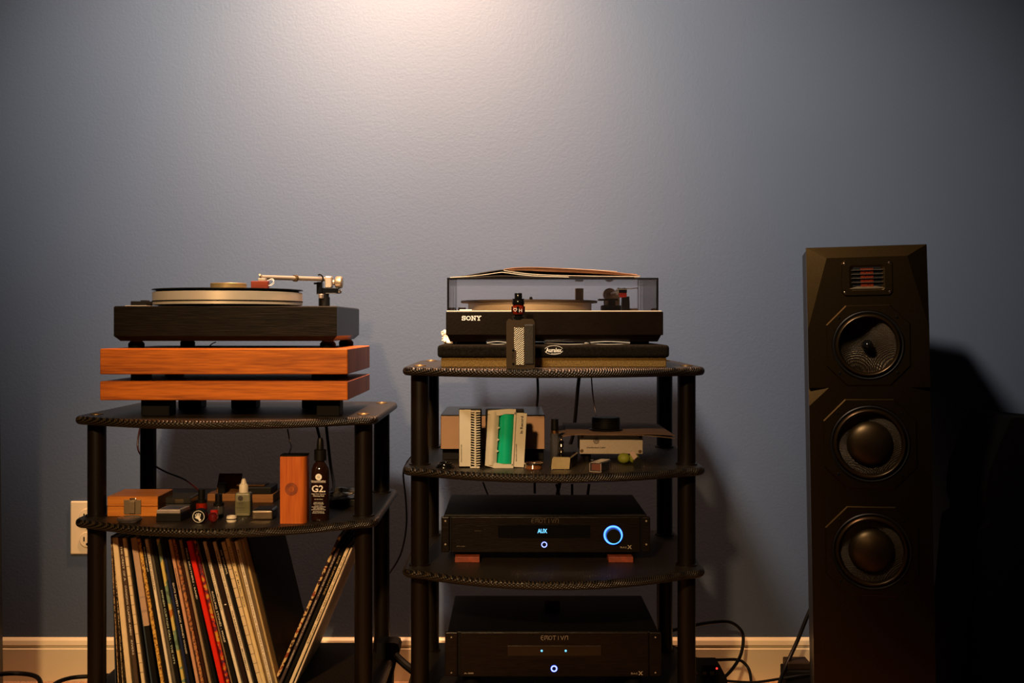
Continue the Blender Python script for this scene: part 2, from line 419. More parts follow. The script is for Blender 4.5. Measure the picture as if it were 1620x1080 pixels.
# speed switch
link('switch_plate', MB().box(X(203, 2.25), X(236, 2.25), 2.23, 2.28, ztp, ztp+.0018, .0005), ALU, t)
k = link('speed_switch', MB().box(X(210, 2.25), X(236, 2.25), 2.237, 2.272, ztp+.0018, ztp+.0105, .001), BLK, t)
link('switch_button', MB().box(X(224, 2.25), X(233, 2.25), 2.243, 2.266, ztp+.0105, ztp+.0125, .0006), BLK, k)
# tonearm
arm = link('tonearm_base', MB().box(X(502, 2.46), X(531, 2.46), 2.43, 2.50, ztp, ztp+.003, .001), BLK, t)
YA = 2.465
link('arm_plate', MB().box(X(481, 2.42), X(523, 2.42), 2.40, 2.43, ztp, ztp+.0022, .0005), ALU, t)
mb = MB().cyl((X(513, YA), YA, 0), .0125, ztp+.002, Z(470, YA), 'Z', 24)
mb.cyl((X(513, YA), YA, 0), .0105, Z(470, YA), Z(464, YA), 'Z', 24)
link('arm_pillar', mb, BLK, t)
mb = MB(); mb.box(X(502, YA), X(511, YA), YA-.012, YA+.008, Z(466, YA), Z(446, YA), .0015)
mb.box(X(511, YA), X(537, YA), YA-.010, YA+.012, Z(464.5, YA), Z(455, YA), .0015)
mb.box(X(498, YA), X(504, YA), YA-.014, YA-.008, Z(450, YA), Z(447, YA), .0005)
link('arm_support', mb, BLKG, t)
link('lift_cylinder', MB().cyl((X(508, YA-.02), YA-.02, 0), .006, Z(472, YA-.02), Z(465, YA-.02), 'Z', 18, .001), mat('grey_brown_metal', (.3, .24, .19), .4, .8), t)
ha = Vector((X(413, 2.30), 2.30, Z(438.5, 2.30))); pa = Vector((X(514, YA), YA, Z(441.5, YA)))
ARM = mat('champagne_metal', (0.40, 0.33, 0.25), 0.38, 0.5, 0.03)
q = link('arm_tube', MB().tube([ha, pa], .0048, 18, sub=1), ARM, t)
d = (pa-ha).normalized(); mid = ha.lerp(pa, .52)
link('arm_ring', MB().tube([mid-d*.004, mid-d*.0035, mid-d*.001, mid-d*.0008, mid+d*.0008, mid+d*.001, mid+d*.0035, mid+d*.004], [.005, .0072, .0072, .0055, .0055, .0072, .0072, .005], 20, sub=1), BRS, q)
hook = [W3(503, 435, YA-.02), W3(507, 434.5, YA-.02), W3(510.5, 438, YA-.02), W3(511, 443, YA-.02), W3(508, 447, YA-.02)]
link('arm_rest', MB().tube(hook, .0018, 8), BLKG, t)
link('bearing_housing', MB().box(X(515, YA), X(526, YA), YA-.012, YA+.012, Z(455, YA), Z(437, YA), .0025), ARM, t)
cwp = Vector((X(527, YA), YA, Z(446.5, YA)))
link('counterweight', MB().lathe([(0, 0), (.006, 0), (.006, .003), (.0125, .006), (.0135, .009), (.0135, .018), (.011, .021), (0, .021)], cwp, 'X', 32), mat('dull_nickel', (.42, .31, .2), .34, .8), t)
link('adjust_knob', MB().lathe([(0, -.004), (.0032, -.0036), (.0045, 0), (.0032, .0036), (0, .004)], W3(538, 461, YA-.008), 'X', 16), CHR, t)
cart = link('cartridge', MB().box(X(398, 2.29), X(425, 2.29), 2.283, 2.300, Z(456.5, 2.29), Z(444.5, 2.29), .0012, Matrix.Translation((0, 0, 0))), wood('red_wood_cartridge', (.13, .014, .005), (.24, .034, .009), 'X', 200, 20, .35), t)
mb = MB().box(X(409, 2.29), X(421, 2.29), 2.285, 2.299, Z(444.5, 2.29), Z(440, 2.29), .0008)
mb.tube([ha, W3(412, 436, 2.3), W3(411, 434.5, 2.29)], .0022, 8)
link('headshell', mb, ARM, t)
for k in range(3):
    link('cartridge_wire', MB().tube([W3(423, 444-k*.3, 2.295), W3(430, 440.5+k, 2.295), W3(433.5, 444+k*1.5, 2.292), W3(430, 449+k, 2.29), W3(424.5, 452, 2.29)], .0005, 6), [WHT, CHR, WHT][k], cart)
link('stylus', MB().lathe([(0, -.004), (.0012, 0), (.0024, .002)], W3(411, 456.8, 2.29), 'Z', 10), BLK, cart)
# record + weight on the platter
VIN = mat('vinyl_black', (0.008, 0.008, 0.008), 0.28)
zr = zm+.0028
rec = thing('vinyl_record', (pcx, pcy, zr), 'black vinyl record lying on the silver platter of the left turntable', 'record')
link('disc', MB().lathe([(.003, zr), (.14, zr), (.1555, zr+.001), (.1555, zr+.0028), (.14, zr+.0022), (.003, zr+.0022)], (pcx, pcy, 0), 'Z', 128), VIN, rec)
link('paper_label', MB().lathe([(0, zr+.0023), (.043, zr+.0023), (.043, zr+.0027), (0, zr+.0027)], (pcx, pcy, 0), 'Z', 64), mat('cream_label', (.75, .7, .58), .6), rec)
wz = zr+.0028
w = thing('record_weight', (pcx, pcy, wz), 'round dark brass record weight in the middle of the record', 'record weight')
link('body', MB().lathe([(0, wz), (.0365, wz), (.0375, wz+.001), (.0375, wz+.013), (.0365, wz+.014), (.012, wz+.014), (.012, wz+.0146), (0, wz+.0146)], (pcx, pcy, 0), 'Z', 64), mat('bronze_weight', (.22, .145, .055), .45, .5), w)
# flat bits lying under the plinth
t2 = link('flat_black_lead', MB().tube([W3(290, 549.5, 2.26), W3(330, 548.5, 2.25), W3(360, 549.6, 2.24), W3(420, 549, 2.25), W3(470, 549.6, 2.26)], .002, 8), RUB, None, W3(290, 549.5, 2.26), 'flat black signal lead lying under the left turntable on the wooden platform', 'cable')
link('red_wire', MB().tube([W3(330, 548.8, 2.3), W3(335, 544, 2.32), W3(341, 541, 2.34)], .0012, 6), mat('red_insulation', (.5, .03, .01), .4), None, W3(330, 548.8, 2.3), 'thin red wire under the left turntable plinth', 'wire')

# ------------------------------------------------------------------ records in the left rack
def spinemat(c):
    if isinstance(c, tuple): return mat('sleeve_%d_%d_%d' % tuple(int(v*99) for v in c), c, .5, 0, .06, 60, spec=.2)
    return {
     'earth': lambda: mottled('sleeve_earth_mottle', [(.02,.01,.006), (.20,.09,.03), (.5,.35,.18), (.05,.02,.01)], 170),
     'spots': lambda: mottled('sleeve_white_spots', [(.01,.008,.006), (.01,.008,.006), (.6,.45,.25), (.03,.01,.005)], 200),
     'redblk': lambda: mottled('sleeve_red_black', [(.01,.006,.005), (.03,.005,.003), (.35,.02,.008), (.01,.006,.004)], 200),
     'gold': lambda: mottled('sleeve_gold_mottle', [(.12,.05,.01), (.45,.22,.03), (.75,.45,.10), (.20,.07,.02)], 150),
     'teal': lambda: mottled('sleeve_green_yellow', [(.10,.16,.10), (.18,.28,.18), (.65,.50,.14), (.50,.16,.03)], 14),
     'rust': lambda: mottled('sleeve_rust_mottle', [(.06,.02,.01), (.28,.08,.03), (.50,.22,.08), (.12,.05,.03)], 130),
     'fire': lambda: mottled('sleeve_fire', [(.25,.01,.008), (.08,.02,.05), (.55,.03,.01), (.60,.30,.03)], 90),
     'cow': lambda: mottled('sleeve_cow_patches', [(.02,.008,.005), (.05,.015,.008), (.68,.47,.22), (.28,.05,.02)], 55),
    }[c]()
CR = (.80,.62,.38); WH = (.82,.70,.52); BK = (.004,.0035,.003)
INK = mat('dark_ink', (.03,.02,.015), .6); GRN = mat('pale_green_print', (.55,.62,.45), .5)
TXW = mat('spine_white_print', (.75,.68,.55), .5)
ZSH = .135
# (x at y=855, x at y=1075, thickness px, colour, lettering, print, y offset, label)
recs = [
 (173.4, 180.0, 1.5, (.05,.06,.08), None, 0, .010, 'thin slate-edged record sleeve standing first beside the left rack post'),
 (175.1, 186.0, 1.7, 'earth', None, 0, .004, 'thin brown mottled record sleeve, second from the left rack post'),
 (176.9, 191.5, 1.7, 'spots', None, 0, .008, 'black record sleeve flecked with white, left of the thick plain cream spine'),
 (182.1, 204.0, 8.6, CR, None, 0, 0, 'thickest plain cream record box near the left rack post'),
 (189.9, 214.6, 6.8, (.075,.045,.028), 'THE CREST OF A   DANCING CLAPTER AMEN   RIVERS', 1, .004, 'dark brown record sleeve with pale lettering, right of the thickest cream box'),
 (196.4, 225.6, 5.6, CR, None, 9, .001, 'cream record spine with fine cross lines, between the brown and slate sleeves'),
 (201.4, 231.2, 3.8, BK, None, 0, .005, 'black record sleeve right of the leftmost cross-lined cream spine'),
 (205.2, 236.2, 3.2, (.045,.065,.085), None, 0, .009, 'slate blue record sleeve left of the tan and black boxed set'),
 (212.0, 244.6, 8.6, (.50,.33,.22), 'COLLECTED', 2, -.001, 'boxed record set with tan upper spine and black lower half'),
 (219.2, 255.2, 5.4, 'gold', None, 0, .003, 'gold and brown mottled record sleeve right of the tan and black box'),
 (225.4, 262.4, 5.6, BK, 'Burrowings', 1, .002, 'black record sleeve with white script at its top, right of the gold one'),
 (231.4, 269.0, 4.6, WH, 'LISTEN TO ANGELES', 2, 0, 'narrow white record spine between the white-script and olive-edged sleeves'),
 (236.2, 274.2, 4.0, (.10,.085,.06), None, 0, .005, 'olive-edged record sleeve left of the black hits compilation'),
 (242.0, 280.8, 6.8, BK, 'EMINEM CURTAIN CALL - THE HITS', 3, .001, 'black hits compilation record with pale green capital lettering'),
 (249.0, 288.6, 5.0, 'teal', None, 0, .003, 'record sleeve fading from green to yellow and orange'),
 (254.4, 295.0, 4.6, (.012,.018,.06), None, 0, .006, 'navy blue record sleeve left of the cream-lettered black one'),
 (260.6, 302.2, 6.4, BK, 'GUTS SWEET : BLACK MONEY WOOD', 1, .002, 'black record sleeve with cream capitals between navy and salmon spines'),
 (268.4, 311.2, 5.0, (.62,.33,.20), 'FOREIGNER', 2, 0, 'salmon pink record spine with dark capitals'),
 (274.0, 317.6, 5.0, 'rust', None, 0, .004, 'rust mottled record sleeve right of the salmon spine'),
 (279.4, 323.8, 4.8, (.03,.008,.005), None, 0, .006, 'very dark red record sleeve between rust and tan spines'),
 (284.8, 330.6, 4.2, (.34,.24,.14), 'LITTLE', 2, .002, 'thin tan record spine left of the thick red one'),
 (290.6, 338.6, 6.2, BK, 'PRIDE BROTHERS - BAND', 1, .004, 'black record sleeve with grey lettering directly left of the red spine'),
 (299.4, 350.6, 7.8, (.72,.018,.006), None, 0, -.004, 'thick bright red record spine in the middle of the row'),
 (306.2, 358.8, 5.0, 'fire', None, 0, .002, 'red, yellow and blue patterned record sleeve right of the red spine'),
 (310.4, 364.0, 2.2, (.25,.17,.09), None, 0, .004, 'hair-thin tan record edge right of the patterned red sleeve'),
 (315.6, 370.4, 7.2, BK, 'ROLLING STONES - MORE', 1, .002, 'black record sleeve with bold white lettering left of the long white spine'),
 (322.4, 378.2, 5.0, WH, 'VOTA  BENEATH LOCOMOTIVES', 2, 0, 'white record spine with dark monogram at top, between two black sleeves'),
 (329.6, 386.4, 8.0, (.016,.006,.005), '|', 1, .003, 'black record sleeve with faint red edge right of the monogrammed white spine'),
 (338.0, 395.6, 5.4, WH, 'THE AFTERGLOW OF LONDON   THE BAND PLAYED  MOVEMENT', 2, 0, 'white record spine crowded with dark and red lettering'),
 (345.0, 403.0, 5.6, BK, 'SIX SOUNDS', 1, .003, 'black record sleeve left of the cross-lined cream spine at the right'),
 (352.0, 410.2, 6.6, (.70,.55,.34), None, 9, 0, 'wide cream record spine with cross lines toward the right of the row'),
 (361.2, 417.6, 6.0, (.75,.58,.30), 'PAINTERS    S.F. MUSIC BOX', 2, -.003, 'tallest yellow-cream record spine right of the cross-lined one'),
 (366.6, 422.6, 3.2, (.30,.21,.10), None, 0, .002, 'thin khaki record sleeve between two pale spines'),
 (373.0, 427.0, 5.8, WH, 'MUSIC FROM THE SOUNDTRACK OF THE FIRST FLY QUALITY FILM', 2, -.002, 'rightmost white record spine lettered along its whole length'),
 (378.4, 431.6, 3.2, (.52,.38,.18), None, 0, .02, 'khaki record sleeve pushed back at the right end of the leaning row'),
 (381.8, 435.2, 2.2, BK, None, 0, .050, 'black record sleeve pushed back furthest at the end of the leaning row'),
 (533.0, 435.6, 4.6, 'cow', None, 0, .02, 'record sleeve with cream and brown patches, leaning left above the others'),
 (540.2, 445.0, 5.0, (.075,.05,.05), 'JAZZ SAMPLES 2021   BROWN BOUQUETS WORLD   ORIGINAL', -1, .012, 'grey-purple record sleeve with white capitals in the left-leaning group'),
 (547.4, 453.4, 6.2, (.006,.006,.008), 'LIVE  ELEPHANTINE', -4, .016, 'black record sleeve with faint gold lettering in the left-leaning group'),
 (554.8, 461.4, 5.4, (.76,.62,.40), 'PINK FLOYD  THE LATER YEARS  1987-2019', -2, .010, 'cream record spine with dark capitals in the left-leaning group'),
 (560.6, 468.0, 3.0, (.74,.60,.45), 'THE MONO', -2, .012, 'thin white record spine at the right of the left-leaning group'),
]
GOLD = mat('gold_print', (.45,.30,.12), .5)
INKS = {1: TXW, 2: INK, 3: GRN, 4: GOLD}
yline = 2.235
recs = [list(r) for r in recs]
for _ in range(6):
    for p, q in zip(recs[:-1], recs[1:]):
        if (p[0]-p[1])*(q[0]-q[1]) < 0: continue
        e = (q[1]-p[1])+(q[1]-p[1]-q[0]+p[0])*.14
        gap = min(q[0]-p[0], e)*.985; need = (p[2]+q[2])/2
        if need > gap: p[2] *= gap/need; q[2] *= gap/need
for i, (xt, xb, th, c, s, pk, dy, lab) in enumerate(recs):
    Y = yline+dy+random.uniform(-.0015, .0015)
    a = W3(xt, 855, yline); b = W3(xb, 1075, yline)
    d = Vector((a.x-b.x, 0, a.z-b.z)).normalized()      # up along the spine
    n = Vector((d.z, 0, -d.x))                           # to the right, across the spine
    T = th*yline/F*abs(d.z)
    L = .315
    if i == 31: L = .322
    # lowest corner on the shelf
    side = -1 if n.z > 0 else 1
    s0 = ((.158 if i == 36 else ZSH)-(b+n*side*T/2).z)/d.z
    base = b+d*s0; base.y = Y
    M = Matrix(((n.x, 0, d.x, base.x), (0, 1, 0, Y), (n.z, 0, d.z, base.z), (0, 0, 0, 1)))
    mb = MB().box(-T/2, T/2, 0, .315, 0, L, min(.0012, T*.3), M, 1)
    two = (i == 8)
    if s or pk == 9 or two:
        t = thing('record_sleeve', tuple(base), lab, 'record', 'records on the bottom shelf')
        j = link('jacket', mb, spinemat(BK if two else c), t)
    else:
        link('record_sleeve', mb, spinemat(c), None, tuple(base), lab, 'record', 'records on the bottom shelf'); continue
    if two:
        link('upper_band', MB().box(-T/2-.0003, T/2+.0003, -.0006, .1, L-.178, L+.0003, 0, M), spinemat(c), t)
        for zz in (L-.118, L-.146): link('band_stripe', MB().box(-T/2-.0004, T/2+.0004, -.0009, 0, zz-.004, zz, 0, M), mat('mauve_band', (.36,.24,.18), .6), t)
    if pk == 9:
        for k in range(1, 15): link('cross_line', MB().box(-T/2, T/2, -.0004, 0, L-k*.0195, L-k*.0195+.0007, 0, M), INK, j)
    if s:
        # lettering reads down the spine (or up it, for the left-leaning ones)
        ink = INKS[abs(pk)]; R3 = M.to_3x3()
        rot = R3 @ Matrix.Rotation(PI/2, 3, 'Y')
        parts = [q for q in s.split('   ') if q.strip()]
        tot = sum(len(q) for q in parts)+2*(len(parts)-1)
        ln = min(.275, .0050*tot); start = .018 if i not in (13, 16, 17, 25, 27) else {13: .105, 16: .09, 17: .06, 25: .105, 27: .13}[i]
        if pk < 0: start = .02
        ln = min(ln, .30-start)
        pos = start
        for q in parts:
            l = ln*len(q)/tot
            zc = L-pos-l/2
            cen = base + d*zc
            cen.y = Y
            text('lettering', q.strip(), ink, t, cen, l if q != '|' else .002, T*.40, M=rot.to_4x4(), depth=.0005, bold=.006)
            pos += l+ln*2/tot

# ------------------------------------------------------------------ middle rack, top shelf
ZT = .793
FOAM1 = mat('charcoal_foam', (.007, .0055, .0035), .95, 0, .5, 300, .8, 500, spec=.1)
FOAM2 = mat('brown_foam', (.17, .100, .022), .95, 0, .45, 420, .8, 600)
YF = 2.15; fz = Z(565.5, YF); ft = Z(545.5, YF)
t = thing('foam_isolation_riser', (.083, 2.33, ZT), 'black-topped brown foam isolation riser under the covered turntable', 'riser')
link('lower_foam', MB().box(X(697.5, YF), X(1055, YF), YF+.004, 2.535, ZT, fz, .002), FOAM2, t)
u = link('upper_foam', MB().box(X(692, YF), X(1059, YF), YF-.002, 2.54, fz, ft, .006, seg=3), FOAM1, t)
lg = MB(); cxl, czl = X(876, YF), Z(553.5, YF)
strokes(lg, [arc(.5, .5, .5, .5, 200, 350, 24), arc(.5, .5, .5, .5, 20, 165, 24)], (cxl-.0175, YF-.002, czl-.0085), .035, .017, .0007)
link('oval_logo', lg, WHT, u)
text('lettering', 'Auralex', WHT, u, (cxl, YF-.002, czl), .031, .0085, bold=.03)
text('lettering', 'ACOUSTICS', WHT, u, (cxl+.004, YF-.002, czl-.0065), .018, .0016, bold=.02)

# covered turntable
YS, YSB = 2.20, 2.56
sx0, sx1 = X(705.5, YS), X(1049.3, YS); st = Z(493, YS); sm_ = Z(530, YS); sb = Z(540.3, YS)
t = thing('turntable', ((sx0+sx1)/2, 2.38, ft), 'black turntable with a clear closed dust cover on the middle rack', 'turntable')
PL = mat('brown_black_lacquer', (.006, .003, .0015), .34, 0, .2, 30, .1, 200, spec=.15)
link('plinth', MB().box(sx0, sx1, YS, YSB, sm_, st, .0012), PL, t)
vs = [(sx0+.002, YS+.002, sm_), (sx1-.004, YS+.002, sm_), (sx1-.004, YSB-.004, sm_), (sx0+.002, YSB-.004, sm_), (sx0+.008, YS+.008, sb), (sx1-.010, YS+.008, sb), (sx1-.010, YSB-.01, sb), (sx0+.008, YSB-.01, sb)]
link('plinth_base', MB().add(vs, [[0, 1, 2, 3], [7, 6, 5, 4]]+[[i, i+4, (i+1) % 4+4, (i+1) % 4] for i in range(4)]), PL, t)
GOLDT = mat('champagne_top_plate', (.74, .62, .46), .38, .3, .03)
link('top_plate', MB().box(sx0+.0012, sx1-.003, YS+.0006, YSB-.004, st, st+.0022, .0006), GOLDT, t)
for x in (sx0+.045, sx1-.05):
    for y in (YS+.05, YSB-.05): link('foot', MB().cyl((x, y, 0), .028, ft, sb, 'Z', 28, .001), RUB, t)
# SONY in slab letters
lt = MB(); h = .0078; c0 = (X(731.2, YS), YS, Z(506.2, YS)); k = .0017
def glyph(lines, x, w): strokes(lt, lines, (c0[0]+x, YS, c0[2]), w, h, k, depth=.0004)
glyph([[(1, .78), (1, .95), (.2, .95), (0, .75), (.2, .55), (.8, .5), (1, .28), (.8, .05), (0, .05), (0, .25)]], 0, .0062)
glyph([arc(.5, .5, .5, .45, 0, 360, 18)], .0088, .0074)
glyph([[(.1, 0), (.1, 1), (.9, 0), (.9, 1)], [(-.08, 1), (.2, 1)], [(-.08, 0), (.3, 0)], [(.7, 1), (1.08, 1)]], .0190, .0072)
glyph([[(.1, 1), (.5, .5), (.9, 1)], [(.5, .5), (.5, 0)], [(-.1, 1), (.3, 1)], [(.7, 1), (1.1, 1)], [(.25, 0), (.75, 0)]], .0292, .0072)
link('maker_lettering', lt, WHT, t)
sp = link('platter', MB().lathe([(0, st+.003), (.130, st+.003), (.134, st+.004), (.134, Z(480, 2.42)), (.132, Z(479.5, 2.42)), (0, Z(479.5, 2.42))], (X(838, 2.42), 2.42, 0), 'Z', 96), mat('polished_platter', (.80, .64, .44), .34, .15, .02), t)
zz = Z(479.5, 2.42)
link('platter_mat', MB().lathe([(0, zz), (.1465, zz), (.1485, zz+.002), (.1475, zz+.005), (.05, zz+.0045), (0, zz+.0045)], (X(837, 2.42), 2.42, 0), 'Z', 96), mat('brown_rubber_mat', (.10, .06, .03), .5), sp)
link('spindle', MB().lathe([(.0, zz+.014), (.0025, zz+.0135), (.0036, zz+.011), (.0036, zz+.004)], (X(840, 2.42), 2.42, 0), 'Z', 16), BRS, sp)
link('brass_post', MB().box(X(910, 2.50), X(923, 2.50), 2.495, 2.513, st+.002, Z(456, 2.50), .002), mat('pale_brass', (.65, .50, .28), .35, .2), t)  # small brass-coloured post added behind the platter, gives no light
link('size_selector', MB().box(X(727, 2.27), X(747, 2.27), 2.26, 2.28, st+.002, st+.0055, .001), GOLDT, t)
# arm, seen end on
pvx = X(967, 2.49)
mb = MB().cyl((pvx, 2.49, 0), .024, st+.002, st+.018, 'Z', 32, .002); mb.cyl((pvx, 2.49, 0), .017, st+.018, st+.030, 'Z', 28, .001)
mb.box(pvx-.030, pvx+.014, 2.47, 2.50, st+.028, st+.032, .001); mb.cyl((pvx-.004, 2.49, 0), .0055, st+.03, st+.045, 'Z', 16)
link('arm_base', mb, BLK, t)
link('counterweight', MB().lathe([(0, -.012), (.012, -.012), (.0145, -.009), (.0145, .012), (.012, .015), (0, .015)], (pvx-.003, 2.50, st+.042), 'Y', 28), mat('taupe_metal', (.34, .27, .21), .35, .2), t)
link('gimbal', MB().box(pvx-.014, pvx+.018, 2.475, 2.485, st+.016, st+.046, .003), mat('taupe_metal', (.34, .27, .21), .35, .2), t)
hx = X(984, 2.33)
ht = Z(459, 2.33)
link('arm_tube', MB().tube([(pvx, 2.485, st+.042), (pvx+.006, 2.42, ht-.001), (hx, 2.36, ht-.002), (hx, 2.335, ht-.002)], .0042, 12), ALU, t)
hs = link('headshell', MB().box(hx-.012, hx+.010, 2.312, 2.352, Z(458, 2.33), Z(456.3, 2.33), .0005), CHR, t)
mb = MB().tube([(hx+.008, 2.32, Z(456.8, 2.33)), (X(1000, 2.33), 2.32, Z(456.6, 2.33)), (X(1007, 2.33), 2.322, Z(455.8, 2.33)), (X(1008, 2.33), 2.322, Z(457.3, 2.33))], .0009, 8)
link('finger_lift', mb, CHR, hs)
for dx in (-.008, .004): link('screw', MB().cyl((hx+dx, 2.325, 0), .0016, Z(456.3, 2.33), Z(455, 2.33), 'Z', 10), CHR, hs)
link('cartridge', MB().box(hx-.008, hx+.009, 2.315, 2.338, Z(463.5, 2.33), Z(458, 2.33), .001), BLKG, hs)
link('cartridge_side', MB().box(hx-.012, hx-.008, 2.315, 2.338, Z(467, 2.33), Z(460, 2.33), .001), ALU, hs)
link('stylus_guard', MB().box(hx-.0075, hx+.0085, 2.312, 2.336, Z(470.5, 2.33), Z(463.5, 2.33), .002), mat('red_plastic', (.75, .035, .012), .3), hs)
link('arm_rest', MB().prism([(X(983, 2.36), st+.002), (X(996, 2.36), st+.002), (X(995, 2.36), Z(469, 2.36)), (X(984, 2.36), Z(469.5, 2.36))], 2.352, 2.372), BLK, t)
link('cue_lever', MB().box(X(995, 2.42), X(1008, 2.42), 2.40, 2.42, st+.002, st+.010, .002), mat('taupe_metal', (.34, .27, .21), .35, .2), t)
link('cover_hinge', MB().box(X(1020, 2.55), X(1032, 2.55), 2.538, 2.555, st+.002, st+.014, .001), BLK, t)
link('cover_hinge', MB().box(X(725, 2.55), X(737, 2.55), 2.538, 2.555, st+.002, st+.014, .001), BLK, t)
# dust cover
GL = glass('smoked_acrylic', (.995, .99, .994), 1.2, .03, .006, (.55, .48, .5))
YC = 2.212; dx0, dx1 = X(708, YC), X(1041, YC); dt = Z(440, YC); db = st+.0024; YCB = 2.556; T = .003
t3 = thing('dust_cover', ((dx0+dx1)/2, 2.38, db), 'clear acrylic dust cover closed over the black turntable on the middle rack', 'dust cover')
link('front_panel', MB().box(dx0, dx1, YC, YC+T, db, dt-T), GL, t3)
link('back_panel', MB().box(dx0, dx1, YCB-T, YCB, db, dt-T), GL, t3)
link('side_panel', MB().box(dx0, dx0+T, YC+T, YCB-T, db, dt-T), GL, t3)
link('side_panel', MB().box(dx1-T, dx1, YC+T, YCB-T, db, dt-T), GL, t3)
link('top_panel', MB().box(dx0, dx1, YC, YCB, dt-T, dt), GL, t3)
e = MB(); q = .0017
EDG = mat('smoked_edge_refraction', (.008, .007, .007), .15)  # dark strips put the refraction along the smoked cover edges into colour
e.box(dx0-q/2, dx0+q, YC-q/2, YC+q, db, dt); e.box(dx1-q, dx1+q/2, YC-q/2, YC+q, db, dt)
e.box(dx0-q/2, dx1+q/2, YC-q/2, YC+q, dt-q, dt+q/2)
e.box(dx0-q/2, dx0+q, YC, YCB, dt-q, dt+q/2); e.box(dx1-q, dx1+q/2, YC, YCB, dt-q, dt+q/2)
e.box(dx0-q/2, dx0+q, YCB-q, YCB, db, dt, 0); e.box(dx1-q, dx1+q/2, YCB-q, YCB, db, dt)
link('dark_edge', e, EDG, t3)

# record sleeves lying on the cover
def sheet(xz, y0, y1, th=.0012, zback=None, n=6):
    """curved card: xz = list of (x, z) along the front; flattens towards the back when zback is given"""
    P = [Vector((a, 0, b)) for a, b in xz]; Q = []
    for i in range(len(P)-1):
        g = lambda j: P[max(0, min(len(P)-1, j))]
        for k in range(n):
            u = k/n; p0, p1, p2, p3 = g(i-1), g(i), g(i+1), g(i+2)
            Q.append(0.5*((2*p1)+(p2-p0)*u+(2*p0-5*p1+4*p2-p3)*u*u+(3*p1-p0-3*p2+p3)*u**3))
    Q.append(P[-1]); m = len(Q); vs = []; rows = 5
    for r in range(rows):
        f = r/(rows-1); y = y0+(y1-y0)*f
        for w_ in (0, 1):
            for p in Q:
                z = p.z if zback is None else p.z*(1-f*f)+zback*f*f
                vs.append((p.x, y, z+w_*th))
    fs = []
    for r in range(rows-1):
        a = r*2*m; b = a+2*m
        for i in range(m-1):
            fs += [[a+i, b+i, b+i+1, a+i+1], [a+m+i, a+m+i+1, b+m+i+1, b+m+i]]
        fs += [[a, a+m, b+m, b], [a+m-1, b+m-1, b+2*m-1, a+2*m-1]]
    for r in (0, rows-1):
        a = r*2*m
        for i in range(m-1): fs.append([a+i, a+i+1, a+m+i+1, a+m+i])
    return MB().add(vs, fs, True)
TAN = mat('tan_card', (.40, .19, .10), .7); CARD = mat('cream_card_edge', (.75, .62, .45), .7)
DK = mat('dark_printed_card', (.03, .022, .018), .45)
ye = 2.225
def px2(l, Y=ye): return [(X(a, Y), Z(b, Y)) for a, b in l]
tt = thing('record_jacket', (X(900, ye), 2.36, dt+.001), 'bulging tan record jacket with open mouth, topmost on the dust cover', 'record jacket', 'jackets on the dust cover')
link('top_card', sheet(px2([(797, 426.5), (815, 423.8), (850, 423.2), (900, 425.5), (950, 428.5), (990, 433), (1013, 436.6)]), ye, 2.52, .0012, dt+.011), TAN, tt)
link('bottom_card', sheet(px2([(797, 428), (830, 433.0), (870, 435.3), (920, 436.6), (970, 437.3), (1012, 437.6)]), ye, 2.52, .001, dt+.009), CARD, tt)
link('inner_sleeve', sheet(px2([(803, 427.7), (840, 427.8), (900, 429.8), (960, 433.2), (1008, 436.9)]), ye+.004, 2.51, .0045, dt+.0098), TAN, tt)
link('paper_sheet', sheet(px2([(850, 422.8), (900, 424.4), (950, 427.2), (977, 429.2)]), ye+.01, 2.50, .0006, dt+.0125), CARD, tt)
link('record_jacket', sheet(px2([(722, 438.4), (736, 436.5), (760, 432.2), (785, 428.2), (799, 427.4), (830, 432), (880, 437.6)]), ye+.004, 2.5, .0014, dt+.0065), DK, None, (X(800, ye), 2.36, dt), 'dark printed record jacket bent up at its middle under the tan one', 'record jacket', 'jackets on the dust cover')
link('record_jacket', sheet(px2([(712, 439.0), (740, 437.4), (770, 434.2), (792, 431), (800, 431.5), (840, 436.3), (900, 438.4)]), ye+.001, 2.5, .0011, dt+.004), CARD, None, (X(790, ye), 2.36, dt), 'white-edged record jacket bent between two dark ones on the dust cover', 'record jacket', 'jackets on the dust cover')
link('record_jacket', sheet(px2([(722, 439.6), (760, 438.2), (790, 436.6), (820, 437.4), (870, 438.9), (1003, 439.2)]), ye+.002, 2.5, .0014, dt+.0015), DK, None, (X(850, ye), 2.36, dt), 'lowest dark record jacket lying flat on the dust cover', 'record jacket', 'jackets on the dust cover')

# thin folded sleeves under the turntable
for i, (a, b) in enumerate(((770, 802), (862, 935), (925, 997))):
    yy = 2.20+i*.004; z0 = Z(542.5, 2.2)
    link('paper_sleeve', sheet([(X(a, 2.2), z0), (X((a+b)/2, 2.2), z0+.0025), (X(b, 2.2), z0+.0005)], 2.203, 2.30, .0009), [WHT, CHR, WHT][i], None, (X(a, 2.2), 2.24, ft), ['short white paper edge left of the vape under the turntable', 'glossy plastic sleeve edge above the oval logo on the foam', 'white folded paper edge right of the oval logo under the turntable'][i], 'paper')
    link('paper_sleeve', sheet([(X(a, 2.2), z0-.001), (X((a+b)/2, 2.2), z0-.0028), (X(b, 2.2), z0-.0015)], 2.205, 2.30, .0007), WHT, None, (X(a, 2.2), 2.24, ft), ['lower white paper edge left of the vape, on the foam', 'lower sleeve edge above the oval logo on the foam', 'lower folded paper edge right of the oval logo on the foam'][i], 'paper')
